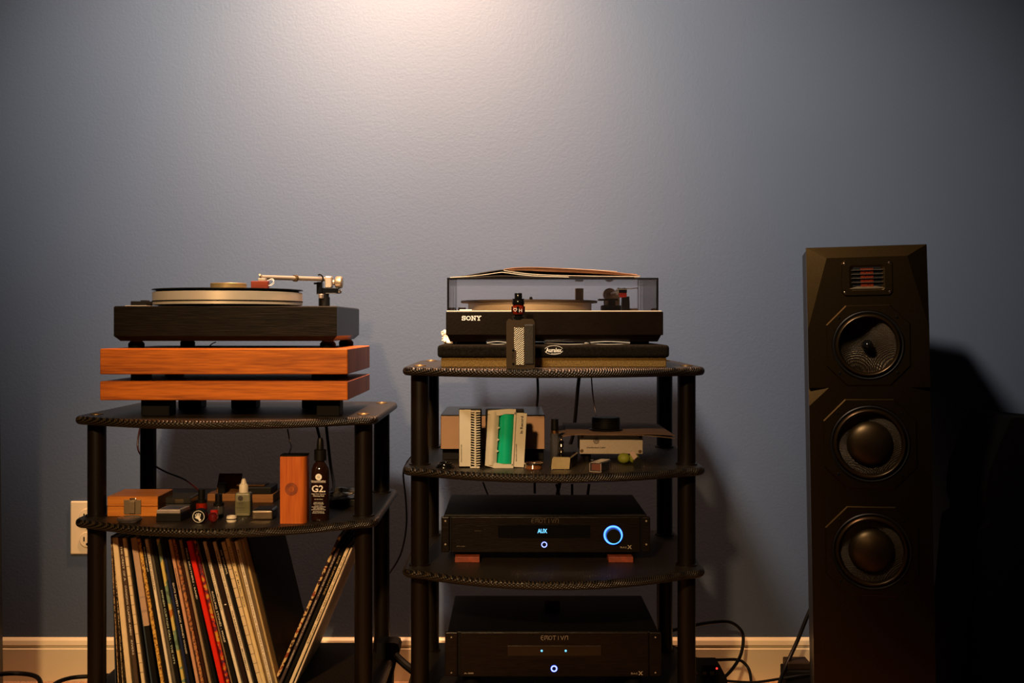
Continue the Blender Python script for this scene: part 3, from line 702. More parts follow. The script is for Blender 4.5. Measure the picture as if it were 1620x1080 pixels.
# crumpled tissue
def blob(c, r, seed, sq=(1, 1, 1), amp=.35, sub=3):
    rnd = random.Random(seed); bm = bmesh.new(); bmesh.ops.create_icosphere(bm, subdivisions=sub, radius=1)
    ph = [Vector((rnd.uniform(-1, 1), rnd.uniform(-1, 1), rnd.uniform(-1, 1))).normalized() for _ in range(12)]
    for v in bm.verts:
        f = 1+amp*sum(math.sin(5*v.co.dot(p)+i*2) for i, p in enumerate(ph))/5
        v.co = Vector((v.co.x*sq[0]*f*r+c[0], v.co.y*sq[1]*f*r+c[1], v.co.z*sq[2]*f*r+c[2]))
    return MB().frombm(bm, False)
mb = blob(W3(706, 537, 2.33), .012, 3, (.7, 1, .9), .5); b2 = blob(W3(712, 541, 2.32), .012, 5, (1.1, 1, .35), .5); mb.add(b2.v, b2.f)
b2 = blob(W3(703, 526, 2.33), .006, 8, (1, 1, 1), .5); mb.add(b2.v, b2.f)
link('tissue', mb, mat('white_tissue', (.78, .66, .52), .9, 0, .05, 80, .4), None, (X(706, 2.33), 2.33, ft), 'crumpled white tissue at the left end of the foam riser', 'tissue')

# vape
YV = 2.085; vx0, vx1 = X(801, YV), X(846, YV); vz = ZT; vt = Z(504, YV)
t = thing('vape_device', ((vx0+vx1)/2, YV+.015, vz), 'bronze box vape with silver woven panel and red glass tank', 'vape')
BRZ = mat('bronze_paint', (.035, .021, .009), .38, .3, .1, 200)
link('body', MB().prism([(vx0, vz+.003), (vx0+.003, vz), (vx1-.003, vz), (vx1, vz+.003), (vx1, vt-.006), (vx1-.004, vt-.0005), (vx0+.030, vt), (vx0+.027, vt-.0025), (vx0+.011, vt-.0025), (vx0+.007, vt), (vx0+.004, vt), (vx0, vt-.006)], YV, YV+.032), BRZ, t)
link('leather_grip', MB().box(vx0+.0325, vx1+.0006, YV-.0012, YV+.033, vz+.006, vt-.009, .004, seg=3), mat('black_leather', (.006, .004, .0025), .5, 0, .2, 100, .25, 500), t)
fp = [(vx0+.0145, Z(518, YV)), (vx0+.033, Z(518, YV)), (vx0+.033, Z(576.5, YV)), (vx0+.0185, Z(576.5, YV)), (vx0+.0185, Z(556, YV)), (vx0+.0145, Z(550, YV))]
fo = [(vx0+.0125, Z(515.5, YV)), (vx0+.035, Z(515.5, YV)), (vx0+.035, Z(578.5, YV)), (vx0+.0165, Z(578.5, YV)), (vx0+.0165, Z(557, YV)), (vx0+.0125, Z(551, YV))]
link('panel_frame', MB().prism(fo, YV-.0012, YV), BRZ, t)
link('woven_panel', MB().prism(fp, YV-.0018, YV-.0008), weave('silver_weave', (.008, .008, .008), (.62, .58, .52), .0042, .3, .5, .0005, .6), t)
for py in (554, 575.5): link('button', MB().cyl((X(812, YV), YV, Z(py, YV)), .0022, -.0012, 0, 'Y', 16, .0004), BLKG, t)
sl = MB()
for k in range(4): strokes(sl, [[(0, 0), (1, 1)]], (X(810, YV), YV, Z(568-k*2.4, YV)), .0035, .004, .0006)
link('vent_slot', sl, BLKM, t)
tk = Vector((X(820, YV+.013), YV+.013, 0))
GR = glass('red_glass', (.85, .10, .03), 1.5, .03, .25, (.6, .05, .01))
def zv(p): return Z(p, YV+.013)
link('tank_base', MB().lathe([(0, vt-.003), (.0105, vt-.003), (.0105, zv(501)), (.0080, zv(499.5)), (.0098, zv(497.5)), (.0098, zv(496)), (0, zv(496))], tk, 'Z', 32), BLKG, t)
link('tank_core', MB().lathe([(0, zv(497)), (.006, zv(497)), (.006, zv(482)), (0, zv(482))], tk, 'Z', 24), mat('dark_red_coil', (.25, .03, .01), .3, .5), t)
link('tank_glass', MB().lathe([(.0095, zv(497.5)), (.0112, zv(494)), (.0115, zv(489)), (.0112, zv(485)), (.0095, zv(481.5))], tk, 'Z', 32), GR, t)
fr = MB()
for a in range(5):
    an = 2*PI*a/5-.4; cc = Vector((tk.x+.0112*math.cos(an), tk.y+.0112*math.sin(an), 0))
    fr.box(cc.x-.0022, cc.x+.0022, cc.y-.0014, cc.y+.0014, zv(494.5), zv(484.5), .0005)
link('tank_guard', fr, BLKG, t)
text('lettering', 'H', WHT, t, (tk.x+.004, tk.y-.0124, zv(491)), .0055, .0062)
sh = MB(); strokes(sh, [[(.5, 0), (1, .5), (.85, 1), (.5, .8), (.15, 1), (0, .5), (.5, 0)]], (tk.x-.009, tk.y-.0124, zv(492.5)), .006, .006, .0009)
link('emblem', sh, WHT, t)
link('tank_cap', MB().lathe([(.0, zv(482)), (.0112, zv(482)), (.0115, zv(480)), (.0115, zv(476.5)), (.0105, zv(474.5)), (.0115, zv(473)), (.0115, zv(472.5)), (.0, zv(472.5))], tk, 'Z', 32), BLKG, t)
link('mouthpiece', MB().lathe([(0, zv(472.5)), (.0072, zv(472.5)), (.0072, zv(464)), (.0068, zv(463.5)), (.004, zv(463.5)), (.004, zv(466)), (0, zv(466))], tk, 'Z', 28), BLKG, t)

# ------------------------------------------------------------------ middle rack, second shelf
Z2 = .597
def bx(name, px0, px1, py0, py1, Y, D, m, parent=None, bev=.001, z0=None, **k):
    mb = MB().box(X(px0, Y), X(px1, Y), Y, Y+D, Z(py1, Y) if z0 is None else z0, Z(py0, Y), bev)
    return link(name, mb, m, parent, None if parent is not None else (X((px0+px1)/2, Y), Y+D/2, Z(py1, Y) if z0 is None else z0), **k)
t = thing('phono_preamp', (X(780, 2.28), 2.40, Z2), 'black box with pale pink-beige front panel behind the white cleaning tools', 'audio box')
bx('body', 697, 862, 656, 711, 2.28, .235, mat('semi_gloss_black', (.006, .005, .0045), .25), t, .0015)
bx('front_panel', 697.5, 861.5, 658, 710, 2.277, .003, mat('beige_panel', (.42, .25, .15), .5, 0, .03), t, .0008)
bx('base', 700, 860, 711, 730, 2.30, .2, BLK, t, .001, z0=Z2)

IVW = mat('cream_plastic', (.55, .50, .38), .38, 0, .03)
YK = 2.165
t = thing('comb_edged_holder', (X(744, YK), YK+.01, Z2), 'cream plate with toothed comb edge leaning on the black tray', 'plastic holder')
def tz(py): return max(Z(py, YK), Z2)
link('plate', MB().box(X(726.5, YK), X(745, YK), YK+.001, YK+.008, tz(738), tz(648), .001), IVW, t)
link('plate_back', MB().box(X(725.8, YK), X(762, YK), YK+.009, YK+.014, Z2, tz(647), .001), BLK, t)
link('comb_spine', MB().box(X(750.6, YK), X(753.4, YK), YK-.0035, YK+.006, Z2, tz(649), .0006), IVW, t)
mb = MB()
link('comb_cap', MB().box(X(744.5, YK), X(760, YK), YK-.003, YK+.006, tz(652), tz(649), .0008), IVW, t)
link('comb_cap', MB().box(X(744, YK), X(759, YK), YK-.003, YK+.006, Z2, Z2+.003, .0008), IVW, t)
z0, z1 = Z2+.006, tz(655)
for k in range(21):
    z = z0+(z1-z0)*k/20
    link('tooth', MB().prism([(X(744.8, YK), z+.0014), (X(751, YK), z-.0004), (X(753, YK), z-.0012), (X(759.8, YK), z+.0002), (X(759.8, YK), z+.0014), (X(753, YK), z+.0010), (X(751, YK), z+.0018), (X(744.8, YK), z+.0026)], YK-.002, YK+.004), IVW, t)
RV = Matrix.Rotation(-PI/2, 4, 'Y')
text('lettering', 'DEVICE SOUNDTECH CARE', INK, t, (X(729.8, YK), YK+.001, Z(717, YK)), .034, .0022, M=RV, bold=.02)
t = thing('record_cleaner', (X(797, YK), YK+.02, Z2), 'curved cream hand-held cleaner with a green roller in its window', 'record cleaner')
link('back_tray', MB().box(X(768, YK+.02), X(829, YK+.02), YK+.022, YK+.035, Z2, Z(647, YK+.02), .002), BLK, t)
tilt = Matrix.Translation(Vector((X(797, YK), 0, Z2))) @ Matrix.Rotation(math.radians(3.2), 4, 'Y') @ Matrix.Translation(-Vector((X(797, YK), 0, Z2)))
def P2(px, py): return (X(px, YK), Z(py, YK))
# left grip column (rounded in plan)
def column(x0, x1, z0, z1, y0, bulge, n=10):
    pts = [(x0+(x1-x0)*i/n, y0-bulge*math.sin(PI*i/n)) for i in range(n+1)]+[(x1, y0+.012), (x0, y0+.012)]
    return MB().prism(pts, z0, z1, 'Z', tilt, False)
link('grip', column(X(767, YK), X(785, YK), Z2+.004, Z(652, YK), YK+.004, .007), IVW, t)
link('top_rail', MB().prism([P2(767, 656), P2(767, 651), P2(785, 648.5), P2(800, 646.5), P2(811, 646.5), P2(811, 654), P2(795, 654.5), P2(785, 658)], YK-.001, YK+.014, 'Y', tilt), IVW, t)
link('bottom_rail', MB().prism([P2(767, 736), P2(785, 733), P2(808, 733.5), P2(812, 733), P2(812, 742), P2(800, 743), P2(783, 741), P2(767, 737.5)], YK-.001, YK+.014, 'Y', tilt), IVW, t)
link('side_plate', MB().box(X(808.5, YK), X(812, YK), YK-.001, YK+.014, Z(736, YK), Z(650, YK), .001, tilt), IVW, t)
link('label_plate', MB().box(X(812, YK), X(829, YK), YK+.003, YK+.014, Z(738, YK), Z(652, YK), .001, tilt), IVW, t)
for py in (677, 696, 714): link('grip_tooth', MB().prism([P2(784.5, py-2), P2(787.5, py), P2(784.5, py+2)], YK-.001, YK+.008, 'Y', tilt), IVW, t)
link('green_roller', MB().cyl((X(797.5, YK), YK+.012, 0), .0145, Z(733, YK), Z(655, YK), 'Z', 40, 0, tilt), mat('green_roller', (.004, .42, .21), .3, 0, .05), t)
text('lettering', 'In Record', INK, t, (X(823, YK)+.003, YK+.0028, Z(672, YK)), .034, .0055, M=RV @ Matrix.Rotation(math.radians(3), 4, 'Y'), bold=.03)
text('lettering', 'RECORD CLEANER', INK, t, (X(816, YK)+.001, YK+.0028, Z(716, YK)), .034, .0022, M=RV, bold=.02)

mb = MB()
for k in range(4):
    mb.tube([(X(704, 2.17)+.017*math.cos(a/14*2*PI+k)*(1-.08*k), 2.17+.014*math.sin(a/14*2*PI+k), Z2+.0016+.0022*k+.0008*math.sin(a+k)) for a in range(14)], .0013, 8, close=True, sub=3)
link('cable_coil', mb, BLKG, None, (X(704, 2.17), 2.17, Z2), 'small coil of shiny black cable behind the left post of the middle rack', 'cable')
t = thing('glass_tin', (X(844, 2.15), 2.15, Z2), 'small round amber glass tin with chrome rim beside the green-windowed cleaner', 'tin')
c = (X(844, 2.15), 2.15, 0)
link('base', MB().lathe([(0, Z2), (.016, Z2), (.017, Z2+.002), (.015, Z2+.009), (0, Z2+.009)], c, 'Z', 32), mat('amber_resin', (.16, .06, .02), .12, 0, .1, coat=.5), t)
link('rim', MB().lathe([(.015, Z2+.009), (.0185, Z2+.010), (.0185, Z2+.0125), (.015, Z2+.0125)], c, 'Z', 32), CHR, t)
t = thing('roller_bottle', (X(878, 2.22), 2.22, Z2), 'slim clear glass bottle with tall black cap left of the white-fronted box', 'bottle')
c = (X(877.5, 2.22), 2.22, 0)
link('bottle', MB().lathe([(0, Z2), (.0085, Z2), (.009, Z2+.001), (.009, Z(686, 2.22)), (.0085, Z(684, 2.22)), (.0062, Z(683, 2.22))], c, 'Z', 28), glass('clear_glass', (.92, .9, .85), 1.5, .02, .04), t)
link('collar', MB().lathe([(.0078, Z(686, 2.22)), (.0078, Z(680.5, 2.22)), (0, Z(680.5, 2.22))], c, 'Z', 28), mat('copper_metal', (.55, .27, .10), .3, 1), t)
link('cap', MB().cyl(c, .0075, Z(680.5, 2.22), Z(662.5, 2.22), 'Z', 28, .0006), BLK, t)
t = thing('chrome_finial', (X(888, 2.20), 2.20, Z2), 'slim stacked chrome finial between the glass bottle and the white-fronted box', 'finial')
pr_ = [(0, Z2)]
for py, r in ((738, .006), (724, .006), (722, .0035), (716, .0035), (715, .006), (711, .0045), (709, .0025), (706, .0055), (702, .004), (699, .006), (696, .0025), (694, .0018), (691, .0028), (688, .0)):
    pr_.append((r, max(Z2, Z(py, 2.2))))
link('body', MB().lathe(pr_, (X(888, 2.20), 2.20, 0), 'Z', 24), mat('dark_chrome', (.3, .25, .2), .2, 1), t)
# brass faced block, tapered, long body going back to the right
t = thing('brass_faced_block', (X(887, 2.14), 2.2, Z2), 'black block with a satin brass front face on the second shelf', 'block')
y = 2.14
f0 = [(X(871.5, y), Z2), (X(901, y), Z2), (X(902.5, y), Z(725, y)), (X(901, y), Z(723, y)), (X(875, y), Z(722.5, y)), (X(873, y), Z(726, y))]
mb = MB(); off = .045
vs = [(a, y, b) for a, b in f0]+[(a+.02, y+off*2, b) for a, b in f0]
mb.add(vs, [[0, 1, 2, 3, 4, 5], [11, 10, 9, 8, 7, 6]]+[[i, 6+i, 6+(i+1) % 6, (i+1) % 6] for i in range(6)])
link('body', mb, BLKG, t)
sc_ = [(X(886.7, y)+(a-X(886.7, y))*.97, Z2+.0014+(b-Z2)*.94) for a, b in f0]
link('face', MB().prism(sc_, y-.0015, y), mat('satin_brass', (.42, .32, .16), .36, .35), t)
# amber crystal box
t = thing('amber_glass_box', (X(943, 2.12), 2.16, Z2), 'small clear cuboid box with amber inside at the front of the shelf', 'glass box')
RA = Matrix.Translation((X(933, 2.11), 2.11, 0)) @ Matrix.Rotation(math.radians(-24), 4, 'Z')
link('amber_core', MB().box(.002, .020, .004, .055, Z2+.002, Z2+.015, .001, RA), mat('amber_core', (.20, .045, .010), .2), t)
link('case', MB().box(0, .0225, 0, .060, Z2, Z2+.0175, .0014, RA), glass('crystal', (.9, .88, .85), 1.6, .03, .05), t)
ed = MB()
for a, b in ((0, 0), (.0225, 0)): ed.box(a-.0005, a+.0005, -.0006, .0004, Z2, Z2+.0175, 0, RA)
ed.box(0, .0225, -.0006, .0004, Z2, Z2+.0012, 0, RA); ed.box(.002, .0205, .0, .058, Z2+.0172, Z2+.0182, 0, RA)
link('edge_glint', ed, mat('pale_edge_glint', (.35, .28, .22), .2), t)  # pale strips and top sheet: glints on the case put into colour
link('gem', blob((X(938, 2.12), 2.13, Z2+.0195), .0035, 9, (1.2, 1, .5), .3, 2), CHR, t)
# phono stage with white front
y = 2.26
t = thing('phono_stage', (X(967, y), y+.06, Z2), 'slim amplifier with brushed white front plate and flame logo', 'audio box')
bx('body', 919, 1015, 688, 717, y+.003, .12, BLK, t, .001)
for x in (930, 1003):
    for yy in (y+.02, y+.1): link('foot', MB().cyl((X(x, y), yy, 0), .008, Z2, Z(717, y), 'Z', 20), RUB, t)
f = bx('front_plate', 917, 1017, 687, 718, y, .003, mat('brushed_white_metal', (.50, .42, .33), .42, .35, .06, 200), t, .0012)
for px, py in ((921, 690), (1013.5, 690.5), (920.5, 713), (1012.5, 714)): 
    link('screw', MB().lathe([(0, -.001), (.0012, -.0012), (.0030, -.001), (.0036, 0)], (X(px, y), y, Z(py, y)), 'Y', 16), BRS, f)
text('lettering', 'Darlington Labs', INK, f, (X(943, y), y, Z(708, y)), .0375, .0038, bold=.03)
fl = MB(); q0 = (X(938.8, y), y, Z(701.5, y)); 
strokes(fl, [arc(.5, .35, .42, .33, 170, 370, 12), [(.02, .35), (.15, .75)], [(.3, .2), (.28, .8)], [(.28, .8), (.5, .45)], [(.5, .15), (.52, 1)], [(.52, 1), (.68, .5)], [(.72, .2), (.78, .8)], [(.97, .35), (.9, .7)]], q0, .0115, .0125, .0011)
link('flame_logo', fl, INK, f)
# envelopes on it
EN = mat('kraft_paper', (.22, .13, .08), .75)
zt = Z(687, y)+.0004
link('envelope', sheet([(X(885, 2.25), Z(691, 2.25)), (X(905, 2.25), Z(687.2, 2.25)), (X(940, 2.25), zt+.0002), (X(990, 2.25), zt+.0002), (X(1025, 2.25), Z(688.5, 2.25)), (X(1066, 2.25), Z(692.5, 2.25))], 2.235, 2.47, .0008), EN, None, (X(970, 2.25), 2.35, zt), 'lower brown paper envelope drooping over the white-fronted amplifier', 'envelope', 'envelopes on the white-fronted amplifier')
link('envelope', sheet([(X(898, 2.25), Z(686, 2.25)), (X(940, 2.25), zt+.0014), (X(1000, 2.25), zt+.0014), (X(1035, 2.25), Z(686.5, 2.25)), (X(1067, 2.25), Z(688.5, 2.25))], 2.245, 2.50, .0008), EN, None, (X(970, 2.25), 2.35, zt), 'upper brown paper envelope directly beneath the ribbed black disc', 'envelope', 'envelopes on the white-fronted amplifier')
t = thing('ribbed_disc_stack', (X(958.5, 2.32), 2.32, zt+.0025), 'ribbed black cylinder lying on the brown envelopes', 'cylinder')
c = (X(958.5, 2.32), 2.32, 0); zb = zt+.003
pr_ = [(0, zb), (.034, zb), (.035, zb+.003), (.031, zb+.004)]
zz1 = Z(659.5, 2.32); k = 6
for i in range(k):
    a = zb+.005+(zz1-zb-.005)*i/k; b = zb+.005+(zz1-zb-.005)*(i+.7)/k
    pr_ += [(.0285, a), (.030, a+.0006), (.030, b-.0006), (.0285, b)]
pr_ += [(.0285, zz1), (0, zz1)]
link('body', MB().lathe(pr_, c, 'Z', 48), BLK, t)
BALL = mat('olive_yellow_foam', (.22, .25, .02), .6)
link('foam_ball', MB().lathe([(.0125*math.sin(a*PI/14), Z2+.0105-.0105*math.cos(a*PI/14)) for a in range(15)], (X(985, 2.26), 2.235, 0), 'Z', 28), BALL, None, (X(985, 2.26), 2.235, Z2), 'olive yellow foam ball under the right end of the white-fronted amplifier', 'ball')
link('foam_ball', MB().lathe([(.011*math.sin(a*PI/14), Z2+.0100-.0100*math.cos(a*PI/14)) for a in range(15)], (X(1001, 2.26), 2.24, 0), 'Z', 28), BALL, None, (X(1001, 2.26), 2.24, Z2), 'olive yellow ball mostly hidden behind the tan-topped black stick', 'ball')
# leaning stick
t = thing('angled_stick', (X(1005, 2.16), 2.16, Z2), 'short black angled stick with a tan sloping top', 'stick')
y = 2.15
pf = [P for P in [(X(1004, y), Z2), (X(1014, y), Z2), (X(1014.5, y), Z(728, y)), (X(1009, y), Z(723, y)), (X(1003, y), Z(729, y))]]
link('body', MB().prism(pf, y, y+.02), BLK, t)
link('tan_top', MB().prism([(X(1003, y), Z(727.5, y)), (X(1009, y), Z(722.5, y)), (X(1002.5, y), Z(713.5, y)), (X(995.5, y), Z(716, y))], y+.004, y+.012), mat('tan_felt', (.36, .24, .16), .7), t)

# ------------------------------------------------------------------ amplifiers
BRU = wood('brushed_black_face', (.002, .001, .0004), (.008, .0038, .0014), 'X', 700, 60, .34, .35, .25)
LED = mat('blue_led', (.05, .1, .3), .4, emit=(.02, .10, 1.0), estr=2.2)
LEDW = mat('blue_white_led', (.1, .2, .3), .4, emit=(.12, .55, 1.0), estr=1.6)
DIM = mat('dim_grey_print', (.10, .075, .05), .5)
GRP = mat('grey_print', (.32, .26, .20), .5)
def emotiva(parent, px0, px1, py0, py1, y, m):
    mb = MB(); w = X(px1, y)-X(px0, y); h = Z(py0, y)-Z(py1, y); g = w/7; c0 = X(px0, y)
    G = [[arc(.55, .5, .5, .6, 60, 300, 10), [(.1, .55), (.8, .55)]], [[(0, 0), (0, 1), (1, 1), (1, 0)], [(.5, 1), (.5, .3)]],
         [arc(.5, .5, .5, .5, 0, 360, 14)], [[(0, 1), (1, 1)], [(.5, 1), (.5, 0)]], [[(.5, 0), (.5, 1)]], [[(0, 1), (.5, 0), (1, 1)]], [[(0, 0), (.3, 1), (1, 1), (1, 0)]]]
    for i, l in enumerate(G): strokes(mb, l, (c0+i*g+g*.1, y, Z(py1, y)), g*.78, h, .0007)
    return link('maker_lettering', mb, m, parent)
y = 2.25; by = .4187
t = thing('preamplifier', (X(863, y), y+.13, .397), 'upper black amplifier with lit blue volume ring and AUX display', 'amplifier')
zb_, zt_ = Z(873.5, y), Z(817.5, y)
link('chassis', MB().box(X(702, y), X(1024, y), y+.006, y+.27, zb_+.003, zt_+.004, .002), mat('powder_black', (.002, .0018, .0018), .5, spec=.2), t)
f = link('face_plate', MB().box(X(714, y), X(1013, y), y, y+.006, zb_, zt_, .0012), BRU, t)
for a, b in ((698, 711), (1016, 1029)):
    q = link('side_trim', MB().box(X(a, y), X(b, y), y+.001, y+.010, zb_, zt_, .002), BRU, t)
    for py in (824, 861): link('screw', MB().lathe([(0, -.0008), (.0018, -.0008), (.002, 0)], (X((a+b)/2, y), y+.001, Z(py, y)), 'Y', 14), GRP, q)
link('display_window', MB().box(X(788, y), X(934, y), y-.0006, y+.001, Z(851, y), Z(830, y), .0004), BLKG, f)
text('display_lettering', 'AUX', LEDW, f, (X(858, y), y-.0007, Z(839.5, y)), .0195, .0088, bold=.03)
emotiva(f, 840, 884, 820.5, 826.5, y, DIM)
mb = disc(MB(), (X(861, y), y-.0008, Z(861, y)), .0040, .0062, 28); link('button_ring', mb, LED, f)
mb = disc(MB(), (X(861, y), y-.0014, Z(861, y)), .0045, .0056, 28); link('button_ring_core', mb, mat('white_led', (.3, .3, .4), .4, emit=(.75, .85, 1), estr=1.3), f)
kx, kz = X(970, y), Z(846, y)
kn = link('volume_knob', MB().lathe([(0, -.016), (.0130, -.016), (.0142, -.015), (.0145, 0)], (kx, y, kz), 'Y', 48), BLK, f)
link('glow_ring', MB().lathe([(.0146, -.0008), (.0195, -.0008), (.0195, .0)], (kx, y, kz), 'Y', 56), LED, f)
link('glow_ring_core', MB().lathe([(.0165, -.0012), (.0188, -.0012), (.0188, -.0008)], (kx, y, kz), 'Y', 56), LEDW, f)
text('lettering', 'PT-100', DIM, f, (X(729, y), y, Z(864, y)), .0165, .0028, bold=.02)
text('lettering', 'BAS', GRP, f, (X(986.5, y), y, Z(865.5, y)), .013, .0034); text('lettering', 'X', GRP, f, (X(996, y), y, Z(865, y)), .0095, .0075, bold=.04)
for px, py, r in ((745, 839, .0035), (767, 839, .0028), (724.5, 857, .0042)):
    link('jack', MB().lathe([(0, .001), (r*.55, .001), (r*.6, -.0008), (r, -.0008), (r, 0)], (X(px, y), y, Z(py, y)), 'Y', 18), BLK, f)
text('lettering', 'PHONES', DIM, f, (X(756, y), y, Z(839.5, y)), .014, .0018)
for px in (725, 740, 985, 1000):
    link('foot', MB().cyl((X(px, y), y+(.04 if px in (725, 1000) else .22), 0), .014, .397+.0115, zb_+.004, 'Z', 20), RUB, t)
MAH = mat('red_wood_block', (.20, .035, .012), .55, 0, .3, 90)
link('wood_block', MB().box(X(720, y), X(759, y), y-.01, y+.05, .397, .397+.0115, .001), MAH, None, (X(740, y), y+.02, .397), 'red-brown wooden block under the left end of the upper amplifier', 'wood block', 'wood blocks under the upper amplifier')
link('wood_block', MB().box(X(962, y), X(1001, y), y-.01, y+.05, .397, .397+.0115, .001), MAH, None, (X(981, y), y+.02, .397), 'red-brown wooden block under the right end of the upper amplifier', 'wood block', 'wood blocks under the upper amplifier')

y = 2.215
t = thing('power_amplifier', (X(876, y), y+.14, .135), 'lower black amplifier with three small blue lights', 'amplifier')
zb_, zt_ = Z(1070, y), Z(1000, y)
link('chassis', MB().box(X(708, y), X(1043, y), y+.006, y+.30, zb_, zt_+.0005, .002), mat('powder_black', (.002, .0018, .0018), .5, spec=.2), t)
f = link('face_plate', MB().box(X(728, y), X(1026, y), y, y+.006, zb_, zt_, .0012), BRU, t)
for a, b in ((704, 724), (1028, 1046)):
    q = link('side_trim', MB().box(X(a, y), X(b, y), y+.001, y+.010, zb_, zt_, .002), BRU, t)
    for py in (1008, 1064): link('screw', MB().lathe([(0, -.0008), (.0014, -.0008), (.0016, 0)], (X((a+b)/2, y), y+.001, Z(py, y)), 'Y', 14), GRP, q)
link('centre_strip', MB().box(X(803, y), X(951, y), y-.0005, y+.001, Z(1037, y), Z(1021, y), .0003), mat('brown_gloss_strip', (.014, .007, .003), .3), f)
emotiva(f, 855, 899, 1005.5, 1011.5, y, GRP)
for px in (857, 895): link('status_led', MB().lathe([(0, -.0015), (.0015, -.0012), (.0022, 0)], (X(px, y), y-.0005, Z(1029, y)), 'Y', 16), LEDW, f)
mb = disc(MB(), (X(876.5, y), y-.0008, Z(1057, y)), .0036, .0070, 28); link('button_ring', mb, LED, f)
mb = disc(MB(), (X(876.5, y), y-.0014, Z(1057, y)), .0045, .0060, 28); link('button_ring_core', mb, mat('white_led', (.3, .3, .4), .4, emit=(.75, .85, 1), estr=1.3), f)
text('lettering', 'A-300', GRP, f, (X(741.5, y), y, Z(1064.5, y)), .019, .003, bold=.02)
text('lettering', 'BAS', GRP, f, (X(1003.5, y), y, Z(1065, y)), .013, .0034); text('lettering', 'X', GRP, f, (X(1013.5, y), y, Z(1064.5, y)), .0095, .0075, bold=.04)
for px in (745, 1005):
    for yy in (y+.04, y+.25): link('foot', MB().cyl((X(px, y), yy, 0), .018, .135, zb_+.001, 'Z', 20), RUB, t)
yy = 2.40
link('wood_block', MB().box(X(862, yy), X(886, yy), yy, yy+.04, zt_+.0005, zt_+.0165, .001), MAH, None, (X(874, yy), yy+.02, zt_), 'small red-brown wooden block on top of the lower amplifier', 'wood block')

# ------------------------------------------------------------------ left rack, second shelf
ZL = .495
OW = wood('orange_wood_box', (.42, .13, .018), (.60, .22, .03), 'X', 260, 14, .42, .12)
y = 2.21; bt = Z(785, y); bm_ = Z(801, y); x0, x1 = X(169.5, y), X(249.5, y)
t = thing('wooden_box', ((x0+x1)/2, y+.05, ZL), 'small orange wooden box with a metal latch behind the left rack post', 'box')
link('base', MB().box(x0, x1, y, y+.10, ZL, bm_-.0004, .001, seg=1), OW, t)
link('lid', MB().box(x0, x1, y, y+.10, bm_+.0004, bt, .001, seg=1), OW, t)
lt = link('latch', MB().box(X(196, y), X(223.5, y), y-.002, y, Z(813, y), Z(790, y), .001), mat('nickel', (.24, .18, .11), .35, .5), t)
link('latch_clasp', MB().box(X(205, y), X(214.5, y), y-.006, y-.002, Z(811.5, y), Z(792, y), .001), mat('nickel', (.24, .18, .11), .35, .5), lt)
link('latch_loop', MB().tube([W3(207, 790, y-.004), W3(206, 788.6, y-.004), W3(214, 788.4, y-.004), W3(215, 790, y-.004)], .0009, 8), CHR, lt)
link('glass_lens', MB().lathe([(0, ZL+.0006), (.017, ZL), (.021, ZL+.001), (.0245, ZL+.0060), (.022, ZL+.0095), (.012, ZL+.0105), (0, ZL+.0108)], (X(199.5, 2.13), 2.15, 0), 'Z', 40), glass('lens_glass', (.88, .82, .86), 1.7, .02, .06, (.8, .7, .7)), None, (X(199.5, 2.13), 2.15, ZL), 'round clear glass lens lying in front of the wooden box', 'lens')
y = 2.15
t = thing('gauge_case', (X(268, y), y+.03, ZL), 'black case with silver-edged clear lid right of the wooden box', 'case')
sh4 = Matrix(((1, .10, 0, -.10*y), (0, 1, 0, 0), (0, 0, 1, 0), (0, 0, 0, 1)))
link('body', MB().box(X(247, y), X(286, y), y, y+.05, ZL, Z(812, y), .001, sh4), BLK, t)
link('lid', MB().box(X(247.5, y), X(285, y), y, y+.05, Z(812, y), Z(806, y), .0012, sh4), mat('silver_plastic', (.50, .42, .38), .25, .5), t)
link('lid_window', MB().box(X(252, y), X(280, y), y+.008, y+.04, Z(806, y), Z(806, y)+.0006, .0002, sh4), mat('dark_window', (.05, .04, .04), .15), t)
y = 2.26
t = thing('clear_case', (X(280, y), y+.04, ZL), 'dark clear-lidded plastic case behind the silver-edged one', 'case')
link('lid', MB().box(X(260, y), X(302, y), y, y+.07, Z(797, y), Z(787, y), .003), glass('smoky_clear', (.45, .42, .38), 1.5, .08, .08, (.3, .28, .25)), t)
link('base', MB().box(X(260, y), X(302, y), y, y+.07, ZL, Z(797, y), .002), BLK, t)
link('contents', MB().box(X(274, y), X(288, y), y+.01, y+.03, Z(797, y), Z(791, y), .001), mat('brass_parts', (.35, .25, .1), .4, .8), t)
# round badge end
y = 2.13; c = (X(314, y), y, Z(816, y))
t = thing('round_badge_puck', (c[0], y+.02, ZL), 'black puck on edge, its face printed with a white ring and hand', 'puck')
link('body', MB().cyl((c[0], y, ZL+.0135), .0135, 0, .02, 'Y', 36, .001), BLK, t)
c = (c[0], y, ZL+.0135)
mb = disc(MB(), c, .0105, .0114, 40)
for i, (a, l) in enumerate(((-35, .006), (-12, .0078), (5, .008), (22, .0072))):
    an = math.radians(90-a*.6); b0 = (c[0]-.0035+i*.0019, c[1]-.0003, c[2]-.002)
    strokes(mb, [[(0, 0), (math.cos(an)*l*1000, math.sin(an)*l*1000)]], b0, .001, .001, .0016)
strokes(mb, [[(0, 0), (1, -1.3)]], (c[0]-.0015, c[1], c[2]-.001), .004, .004, .0042)
strokes(mb, [[(0, 0), (-1, .6)]], (c[0]-.002, c[1], c[2]-.004), .004, .004, .0016)
link('ring_and_hand', mb, WHT, t)
